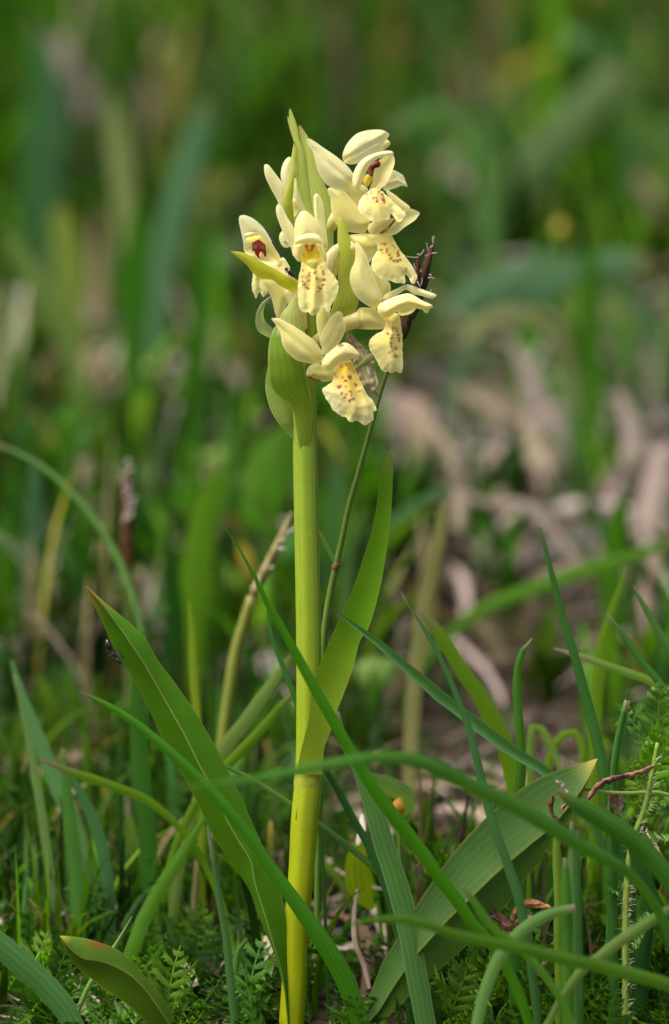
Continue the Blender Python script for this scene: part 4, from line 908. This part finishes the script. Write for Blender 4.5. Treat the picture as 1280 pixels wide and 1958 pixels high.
dead('purplish dead leaf left of the round pinkish one', [(790, 150), (810, 180), (835, 205)], [34, 56, 34], (.17, .13, .13))
dead('reddish dead leaf at the right frame edge', [(1225, 330), (1240, 370), (1250, 410)], [24, 44, 26], (.28, .18, .15))
dead('long greyish dead leaf slanting through the right litter', [(985, 660), (1015, 730), (1050, 800), (1090, 870), (1130, 940)], [22, 40, 46, 48, 26], (.38, .32, .31))
dead('tan arched dead leaf hanging behind the upright leaf', [(800, 800), (845, 840), (872, 900), (880, 960), (874, 1012)], [20, 28, 33, 33, 26], (.44, .36, .28), lift=500)
dead('thin dead leaf snaking right from the arched one', [(890, 945), (940, 965), (1000, 965), (1050, 1005), (1100, 1070)], [14, 26, 30, 30, 20], (.38, .31, .28), lift=400)
dead('tan dead leaf sloping over the upper right litter', [(880, 740), (930, 775), (990, 815), (1040, 870), (1050, 910)], [20, 34, 40, 44, 24], (.42, .34, .27))
dead('upright pale dead leaf near the right edge', [(1185, 750), (1205, 810), (1205, 870), (1180, 940), (1150, 1000)], [20, 42, 44, 38, 20], (.42, .35, .32))
dead('large pale pink dead leaf cut by the right frame edge', [(1270, 860), (1252, 930), (1240, 1000), (1240, 1070)], [40, 66, 70, 40], (.48, .38, .36))
dead('lower pink dead leaf at the right frame edge', [(1262, 1060), (1245, 1130), (1240, 1200), (1250, 1260)], [30, 60, 60, 36], (.36, .26, .24))
dead('broad pinkish dead leaf right of the lowest lip', [(770, 760), (800, 800), (820, 870), (800, 950)], [40, 88, 90, 40], (.42, .30, .26))
dead('pale dead leaf just right of the sedge culm', [(735, 730), (755, 790), (760, 850)], [30, 56, 34], (.44, .36, .34))
dead('tan dead leaf left of the long greyish one', [(1000, 820), (1030, 870), (1045, 920)], [28, 50, 26], (.48, .40, .31))
dead('dark dead leaf fold near the right frame edge', [(1180, 880), (1150, 950), (1110, 1000)], [24, 44, 28], (.18, .12, .12))
dead('tan dead leaf left, under the arching blade', [(170, 880), (140, 930), (105, 975), (90, 1010)], [22, 50, 54, 26], (.42, .33, .26))
dead('greyish oval dead leaf below the arching blade', [(175, 960), (155, 1010), (135, 1060), (120, 1100)], [20, 48, 50, 22], (.36, .30, .31))
dead('pale oval dead leaf right of the brown spike', [(262, 1085), (272, 1120), (282, 1160), (285, 1190)], [18, 46, 46, 20], (.40, .33, .32))
dead('pinkish dead leaf left of the spike foot', [(400, 690), (435, 715), (470, 745), (500, 780)], [30, 60, 62, 30], (.44, .34, .31))
dead('tan dead leaf above the pinkish one beside the spike', [(400, 660), (440, 672), (480, 700)], [26, 48, 26], (.36, .25, .18))
dead('pale dead leaf at mid left among green blades', [(285, 790), (295, 825), (310, 860)], [28, 48, 30], (.46, .39, .29))
dead('beige dead leaf left of the pale mid left one', [(130, 735), (155, 765), (165, 800)], [30, 50, 30], (.38, .30, .20))
dead('beige dead leaf lying between the two mid left ones', [(190, 800), (215, 825), (225, 855)], [28, 46, 28], (.36, .29, .20))
dead('orange brown scrap of leaf at the left frame edge', [(15, 750), (32, 762), (50, 770)], [16, 30, 16], (.34, .16, .05))
dead('rusty dead leaf behind the mid left blades', [(215, 700), (240, 735), (255, 770)], [26, 44, 26], (.20, .12, .03))
dead('white scrap of dead leaf beside the strap blade', [(693, 1556), (692, 1585), (684, 1615)], [8, 20, 10], (.62, .56, .54), d=180)
dead('pinkish dead leaf under the orchid at the bottom', [(506, 1790), (516, 1830), (512, 1880)], [12, 26, 14], (.52, .42, .36), d=150)
dead('pale dead leaf stub near the young leaf at the bottom', [(352, 1840), (365, 1862), (375, 1885)], [10, 24, 16], (.55, .45, .36), d=120)
dead('flat beige dead leaf right of the cut blade foot', [(1230, 1580), (1250, 1625), (1268, 1660)], [14, 26, 18], (.52, .42, .35), d=120)
dead('pinkish dead stalk curving down at the bottom centre', [(684, 1700), (677, 1758), (679, 1803), (694, 1841), (707, 1890)], [8, 12, 13, 13, 10], (.44, .34, .28), d=90)
dead('grey dead stalk leaning over the litter at the stem foot', [(640, 1660), (690, 1690), (740, 1702)], [6, 10, 6], (.36, .28, .24), d=330)

#@@SMALL
# ------------------------------------------------------------------ sedge with dark spikelets behind the flowers
sedge = empty('sedge', P(612, 1640, 160))
tag(sedge, 'thin sedge culm behind the stem carrying dark brown spikelets', 'sedge')
tube('culm', PT([(772, 640, 60, 3.5), (755, 675, 62, 3.6), (737, 722, 65, 3.8), (709, 820, 75, 4.2), (688, 896, 80, 4.8), (667, 971, 85, 5.2), (654, 1033, 88, 5.4), (643, 1081, 90, 6), (633, 1129, 95, 6.5), (622, 1198, 100, 7), (617, 1280, 110, 7), (613, 1400, 120, 7), (610, 1560, 140, 7), (608, 1760, 170, 7), (606, 1900, 190, 7)]), M_STEM, (.14, .20, .03), (.10, .20, .03), sedge, sides=10, n=60)
tube('node', PT([(646, 1076, 89, 6.5), (643, 1083, 90, 7.6), (641, 1090, 91, 6.5)]), M_STEM, (.22, .10, .05), parent=sedge, sides=10)
V, F, C, UV = ribbon_data([(607, 1010, 92, 2), (622, 1038, 90, 9), (633, 1060, 88, 9), (643, 1081, 84, 6)], (.08, .18, .03), n=14, tipc=(.3, .12, .05), tip_t=.3)
make_mesh('leaf', V, F, M_GRASS, C, UV, sedge)
def spikelet(a, b, r, c=(.11, .028, .018)):
    (x0, y0, d0), (x1, y1, d1) = a, b
    pts = [(x0 + (x1 - x0) * t, y0 + (y1 - y0) * t, d0 + (d1 - d0) * t, r * q) for t, q in ((0, .35), (.2, .9), (.45, 1), (.7, .75), (.9, .35), (1, .05))]
    tube('spikelet', PT(pts), M_DRY, (.035, .045, .015), c, sedge, sides=9, ridge=.12, nr=4, n=16)
for a, b, r in [((772, 648, 60), (788, 588, 55), 8), ((780, 620, 50), (796, 560, 48), 7), ((790, 592, 55), (803, 500, 50), 8), ((797, 575, 45), (800, 486, 44), 6), ((800, 560, 50), (826, 470, 44), 8), ((806, 545, 42), (831, 462, 40), 6.5), ((808, 560, 60), (822, 500, 62), 7.5), ((795, 600, 60), (812, 530, 60), 8), ((790, 610, 44), (801, 570, 42), 6), ((775, 640, 56), (770, 600, 60), 6), ((812, 520, 46), (821, 478, 44), 5.5)]:
    spikelet(a, b, r)
for pts in [[(829, 466), (829, 458), (831, 451)], [(829, 462), (827, 456), (828, 452)], [(823, 474), (825, 471), (829, 470)], [(820, 480), (817, 470), (815, 464)], [(820, 486), (828, 484), (836, 484)], [(818, 488), (815, 490), (813, 488)], [(803, 489), (800, 485), (797, 487)], [(803, 489), (808, 483), (811, 477)], [(800, 492), (790, 492), (778, 490)], [(797, 516), (793, 510), (792, 503)], [(798, 538), (802, 545), (804, 549)], [(806, 545), (808, 536), (808, 532)], [(818, 532), (824, 530), (831, 533)], [(820, 526), (823, 524), (825, 527)], [(823, 558), (824, 556), (825, 553)], [(804, 520), (806, 518), (805, 514)]]:
    tube('filament', PT([(x + random.uniform(-.6, .6), y, 38 - 2 * i, .95 - .15 * i) for i, (x, y) in enumerate(pts)]), M_DRY, (.66, .58, .54), parent=sedge, sides=5, n=8)

# second, blurred spike at the left
sp2 = empty('sedge', P(250, 1330, 1140))
tag(sp2, 'blurred brown sedge spike with white threads at the left', 'sedge')
tube('culm', PT([(243, 1050, 1120, 5), (246, 1150, 1130, 6), (250, 1400, 1140, 6), (252, 1600, 1150, 6)]), M_STEM, (.10, .16, .03), parent=sp2, sides=8)
for i in range(5):
    tube('spikelet', PT([(240 + random.uniform(-6, 6), 900 + i * 32, 1115 + random.uniform(-12, 12), 3), (242, 925 + i * 32, 1115, 11), (244, 965 + i * 32, 1118, 9), (244, 985 + i * 32, 1120, 3)]), M_DRY, (.09, .035, .012), parent=sp2, sides=8, n=10)
for i in range(14):
    x0, y0 = 242 + random.uniform(-6, 12), 885 + i * 9
    tube('filament', PT([(x0, y0, 1100, 1.8), (x0 + random.uniform(-22, 22), y0 - random.uniform(4, 16), 1096, 1.6)]), M_DRY, (.62, .56, .52), parent=sp2, sides=5, n=5)

# spent yellowish spike left of the stem
sp3 = empty('grass_spike', P(415, 1560, 560))
tag(sp3, 'spent yellowish brown grass spike leaning right, left of the stem', 'grass spike')
tube('culm', PT([(482, 1140, 535, 9), (465, 1198, 540, 11), (451, 1250, 545, 12), (437, 1341, 550, 12), (425, 1430, 555, 12), (412, 1560, 565, 11), (405, 1760, 580, 10)]), M_STEM, (.19, .20, .04), (.11, .20, .01), sp3, sides=10, n=30)
for i, t in enumerate(np.linspace(0, 1, 8)):
    x, y = 486 + (548 - 486) * t, 1135 + (1010 - 1135) * t
    tube('spikelet', PT([(x, y + 12, 535, 4), (x + 3, y - 8, 530 + (i % 2) * 10, 10 - 4 * t), (x + 10, y - 30, 530, 2)]), M_DRY, (.26, .18, .05), (.30, .28, .14), sp3, sides=8, n=9)
for i in range(8):
    t = random.random(); x, y = 490 + 58 * t, 1125 - 110 * t
    tube('filament', PT([(x, y, 528, 1.3), (x + random.uniform(4, 22), y - random.uniform(-4, 12), 522, 1.2)]), M_DRY, (.6, .55, .5), parent=sp3, sides=5, n=5)

# ------------------------------------------------------------------ yellow bud on a stalk, far right; orange bud behind the strap blade
def bud(label, x, y, d, r, col, col2, base_py, base_x):
    b = empty('flower_bud', P(base_x, base_py, d))
    tag(b, label, 'flower bud')
    tube('stalk', PT([(x, y + r, d, r * .28), ((x + base_x) / 2, (y + base_py) / 2, d, r * .32), (base_x, base_py + 20, d, r * .34)]), M_STEM, (.10, .19, .02), parent=b, sides=8, n=12)
    tube('bud', PT([(x, y + r * 1.3, d, r * .3), (x, y + r * .5, d, r * .95), (x, y - r * .3, d, r), (x + 1, y - r, d, r * .6), (x + 2, y - r * 1.5, d, r * .12)]), M_PETAL, col, col2, b, sides=14, ridge=.08, nr=5, n=14)
    for s in (-1, 1):
        V, F, C, UV = ribbon_data([(x + s * r * 2.0, y + r * .2, d - 10, 1), (x + s * r * 1.2, y + r * 1.2, d - 10, r * .7), (x, y + r * 2.6, d, r * .3)], (.10, .2, .02), n=8)
        make_mesh('leaf', V, F, M_GRASS, C, UV, b)
bud('blurred yellow bud on a green stalk at the upper right', 1072, 440, 3100, 13, (.34, .36, .03), (.52, .46, .08), 800, 1085)
bud('small orange bud on a stalk behind the strap blade', 762, 1545, 190, 13, (.34, .30, .03), (.52, .24, .02), 1760, 770)

# ------------------------------------------------------------------ young leaf at the bottom left
yl = rails('young_leaf', [[(115, 1789), (140, 1791), (167, 1795), (205, 1807), (236, 1824), (264, 1852), (285, 1874), (310, 1905), (335, 1945)], [(116, 1792), (135, 1815), (160, 1833), (190, 1837), (215, 1845), (243, 1859), (270, 1882), (296, 1915), (325, 1960)], [(117, 1797), (128, 1822), (150, 1852), (178, 1874), (200, 1892), (222, 1905), (248, 1925), (275, 1948), (310, 1975)]],
      [-130, -110, -80, -50, -30], M_LEAF, (.075, .15, .012), None, n=36, m=8, bulge=.06, offs=[14, -12, 6], edge=(.36, .34, .03), midc=(.36, .37, .05), tipc=(.42, .32, .04))
tag(yl, 'yellow rimmed young leaf with a rusty blotch in the lower left corner', 'leaf')
ca = yl.data.color_attributes['Col']
org = np.array(yl.location) / S
for i, v in enumerate(yl.data.vertices):
    w_ = np.array(v.co) / S + org
    k = CAMD / (CAMD + w_[1]); px = 640 + w_[0] * k; py = 979 - (w_[2] - BASE) * k
    g = math.exp(-(((px - 187) / 16) ** 2 + ((py - 1807 - .2 * (px - 187)) / 6) ** 2))
    c = ca.data[i].color
    ca.data[i].color = tuple(c[j] * (1 - g) + (.22, .06, .012)[j] * g for j in range(3)) + (1,)

# ------------------------------------------------------------------ reddish twig, withered florets
V, F, UV, t = tube_data(PT([(1250, 1465, -70, 2), (1243, 1468, -71, 4.2), (1230, 1475, -72, 5.5), (1222, 1476, -72, 4), (1214, 1479, -72, 4.6), (1206, 1483, -73, 6.8), (1200, 1482, -74, 5), (1188, 1486, -75, 4), (1176, 1487, -75, 5), (1166, 1491, -76, 7), (1158, 1493, -76, 5.6), (1148, 1500, -78, 6.2), (1140, 1505, -79, 4), (1133, 1516, -80, 5), (1124, 1530, -82, 2)]), 11, .2, 3, 70)
V = V + np.array([(noise.noise(tuple(v * .16)) * 2.6, noise.noise(tuple(v * .16 + 4)) * 2, noise.noise(tuple(v * .16 + 8)) * 2.6) for v in V])
C = np.array([mixc((.13, .055, .04), (.30, .16, .10), min(1, max(0, .5 + noise.noise(tuple(v * .07)) * 1.3))) for v in V])
twig = make_mesh('dry_twig', V, F, M_DRY, C, UV)
tag(twig, 'reddish dry twig with knots beside the broad right leaf tip', 'twig')
def husk(label, clumps_, parent_d):
    e = empty('withered_floret', P(clumps_[0][0][-1][0], clumps_[0][0][-1][1], parent_d))
    tag(e, label, 'dead floret')
    for pts, w, c in clumps_:
        V, F, C, UV = ribbon_data(pl(pts, parent_d - 12, parent_d, w), c, n=22, m=7, fold=.9, wav=.35, twist=110)
        V = V + np.array([(noise.noise(tuple(v * .12)) * 3.2, noise.noise(tuple(v * .12 + 7)) * 3.2, noise.noise(tuple(v * .12 + 13)) * 3.2) for v in V])
        C = C * np.array([[.55 + .9 * abs(noise.noise(tuple(v * .15)) * 1.6 + .4)] for v in V])
        make_mesh('husk', V, F, M_DRY, C, UV, e)
husk('rusty crumpled withered florets under the broad right leaf', [
    ([(905, 1688), (920, 1712), (945, 1738), (979, 1768)], [6, 14, 18, 10], (.26, .13, .08)),
    ([(1052, 1733), (1030, 1727), (1012, 1728), (992, 1742), (980, 1762)], [5, 12, 15, 14, 8], (.42, .19, .08)),
    ([(1040, 1752), (1015, 1755), (995, 1764), (983, 1778)], [5, 11, 12, 8], (.24, .10, .06)),
    ([(930, 1752), (955, 1760), (978, 1775)], [5, 14, 9], (.22, .11, .08)),
    ([(912, 1700), (935, 1738), (965, 1770), (990, 1800)], [4, 8, 10, 8], (.18, .08, .05))], -40)
husk('brown papery floret hanging below the reddish twig', [
    ([(1164, 1510), (1172, 1530), (1182, 1558), (1190, 1584)], [8, 26, 30, 12], (.24, .13, .10)),
    ([(1180, 1516), (1188, 1535), (1192, 1560)], [6, 18, 10], (.36, .24, .18))], 10)
husk('tiny dark floret resting before the broad right leaf', [
    ([(1064, 1494), (1074, 1502), (1086, 1514)], [6, 13, 6], (.40, .32, .26)),
    ([(1057, 1520), (1054, 1538), (1060, 1562)], [6, 13, 6], (.10, .035, .02)),
    ([(1082, 1535), (1078, 1545), (1072, 1556)], [5, 10, 5], (.26, .12, .10))], -110)

# ------------------------------------------------------------------ hairy feathery herb at the right edge
yar = empty('yarrow', P(1197, 1930, -60))
tag(yar, 'hairy stemmed herb with feathery leaves at the right frame edge', 'herb')
SY = [(1258, 1420, -50, 4), (1246, 1490, -52, 5), (1232, 1550, -54, 6), (1209, 1612, -56, 6.5), (1199, 1706, -58, 7), (1197, 1800, -60, 7.5), (1197, 1873, -60, 7), (1197, 1950, -60, 7)]
tube('stem', PT(SY), M_STEM, (.16, .26, .03), (.20, .26, .04), yar, sides=10, n=40)
hp = cr([(a, b, c) for a, b, c, r in SY], 60)
hairs = []
for i in range(260):
    q = hp[random.randrange(4, 60)]; a = random.random() * 6.283
    dv = np.array((math.cos(a), 0, math.sin(a) * .6 + .2)); dv[1] = random.uniform(-1, .3)
    r0 = P(q[0] + random.uniform(-4, 4), q[1] + random.uniform(-6, 6), q[2]) + np.array((math.cos(a) * 4, -4, 0)); r1 = r0 + dv * random.uniform(8, 17)
    v, f, u, t_ = tube_data([tuple(r0) + (.35,), tuple((r0 + r1) / 2 + (0, 0, 1.5)) + (.3,), tuple(r1) + (.12,)], sides=3, n=4, cap=False)
    hairs.append((v, f, np.tile((.6, .62, .5), (len(v), 1)), u))
V, F, C, UV = join(hairs)
tag(make_mesh('hairs', V, F, M_DRY, C, UV, yar), kind='stuff')
for (x, y, d, dx, dz, dy, ln, c) in [(1240, 1520, -56, .25, .95, -.2, 190, (.09, .22, .015)), (1228, 1560, -60, -.15, 1, -.1, 120, (.08, .19, .02)), (1209, 1612, -64, -.5, .8, -.3, 90, (.05, .13, .035)), (1232, 1555, -52, .8, .55, -.2, 120, (.06, .15, .02)), (1250, 1450, -50, -.55, .8, .3, 130, (.06, .16, .05)), (1254, 1440, -50, .1, 1, .2, 140, (.05, .14, .03)), (1215, 1600, -60, .9, .2, -.3, 100, (.06, .14, .03)), (1199, 1715, -64, -.8, .55, -.3, 70, (.05, .14, .04)), (1199, 1760, -64, .85, .45, -.4, 90, (.04, .12, .05)), (1197, 1820, -66, .6, .7, -.4, 80, (.05, .13, .06)), (1225, 1570, -66, .35, .6, -.7, 110, (.09, .20, .02))]:
    d2 = d + (150 if y < 1580 else 30)
    V, F, C, UV = feather_data(P(x, y, d2), np.array((dx, dy, dz)), np.array((random.uniform(-.4, .4), -1.0, random.uniform(0, .6))), ln, np.array(c) * (1.35, 1.3, .5), pin=random.randint(7, 10), w=random.uniform(.24, .34))
    V = V + np.array([(noise.noise(tuple(v * .03)) * 9, noise.noise(tuple(v * .03 + 5)) * 9, noise.noise(tuple(v * .03 + 9)) * 9) for v in V])
    make_mesh('leaf', V, F, M_GRASS, C, UV, yar)

# ------------------------------------------------------------------ insects
def insect(name, label, cat, body, legs, ants, org, col, r_leg):
    e = empty(name, org)
    tag(e, label, cat)
    tube('body', PT(body), M_DARK, col, parent=e, sides=12, n=40)
    for l in legs: tube('leg', PT([(x, y, d, r_leg) for x, y, d in l]), M_DARK, col, parent=e, sides=5, n=9)
    for l in ants: tube('antenna', PT([(x, y, d, r_leg * .8) for x, y, d in l]), M_DARK, col, parent=e, sides=5, n=9)
AC = (.012, .010, .010)
insect('ant', 'small black ant climbing along the edge of the folded left leaf', 'ant',
       [(206, 1222, -134, .6), (206, 1227, -134, 4.2), (208, 1234, -134, 5.4), (211, 1240, -134, 4), (213, 1243, -134, 1.2), (215, 1245, -134, 2), (216, 1246.5, -134, 1.1), (218, 1249, -134, 2.8), (220.5, 1254, -134, 2.6), (222.5, 1257.5, -134, 1.2), (225, 1261, -134, 3), (229, 1264.5, -134, 3.6), (233, 1267, -134, 2.4), (235, 1268.5, -134, .6)],
       [[(218, 1248, -136), (226, 1243, -140), (231, 1250, -138)], [(219, 1250, -136), (228, 1250, -140), (236, 1256, -138)], [(221, 1254, -136), (230, 1254, -140), (239, 1260, -138)], [(217, 1250, -132), (208, 1246, -130), (203, 1243, -128)], [(219, 1253, -132), (212, 1252, -130), (207, 1256, -128)], [(221, 1257, -132), (215, 1262, -130), (212, 1268, -128)]],
       [[(232, 1266, -136), (238, 1270, -138), (246, 1278, -140)], [(231, 1268, -134), (235, 1273, -134), (243, 1275, -136)]], P(220, 1252, -134), AC, .8)
insect('beetle', 'tiny black beetle on the white lip of the left flower', 'beetle',
       [(545, 513, -62, 1), (546.5, 513.5, -62, 3), (549, 515, -62, 3.4), (550.5, 516, -62, 2.9), (552.5, 517.5, -62, 4.6), (556, 521, -62, 5.4), (560, 525.5, -62, 4.6), (563, 530, -62, 2), (564, 532, -62, .5)],
       [[(550, 518, -62), (548, 521, -62), (546, 519, -60)], [(553, 521, -62), (551, 525, -62), (553, 528, -60)], [(557, 525, -62), (556, 530, -62), (559, 532, -60)]],
       [[(546, 513, -63), (545, 516, -64), (546.5, 518, -64)]], P(555, 522, -62), AC, .7)
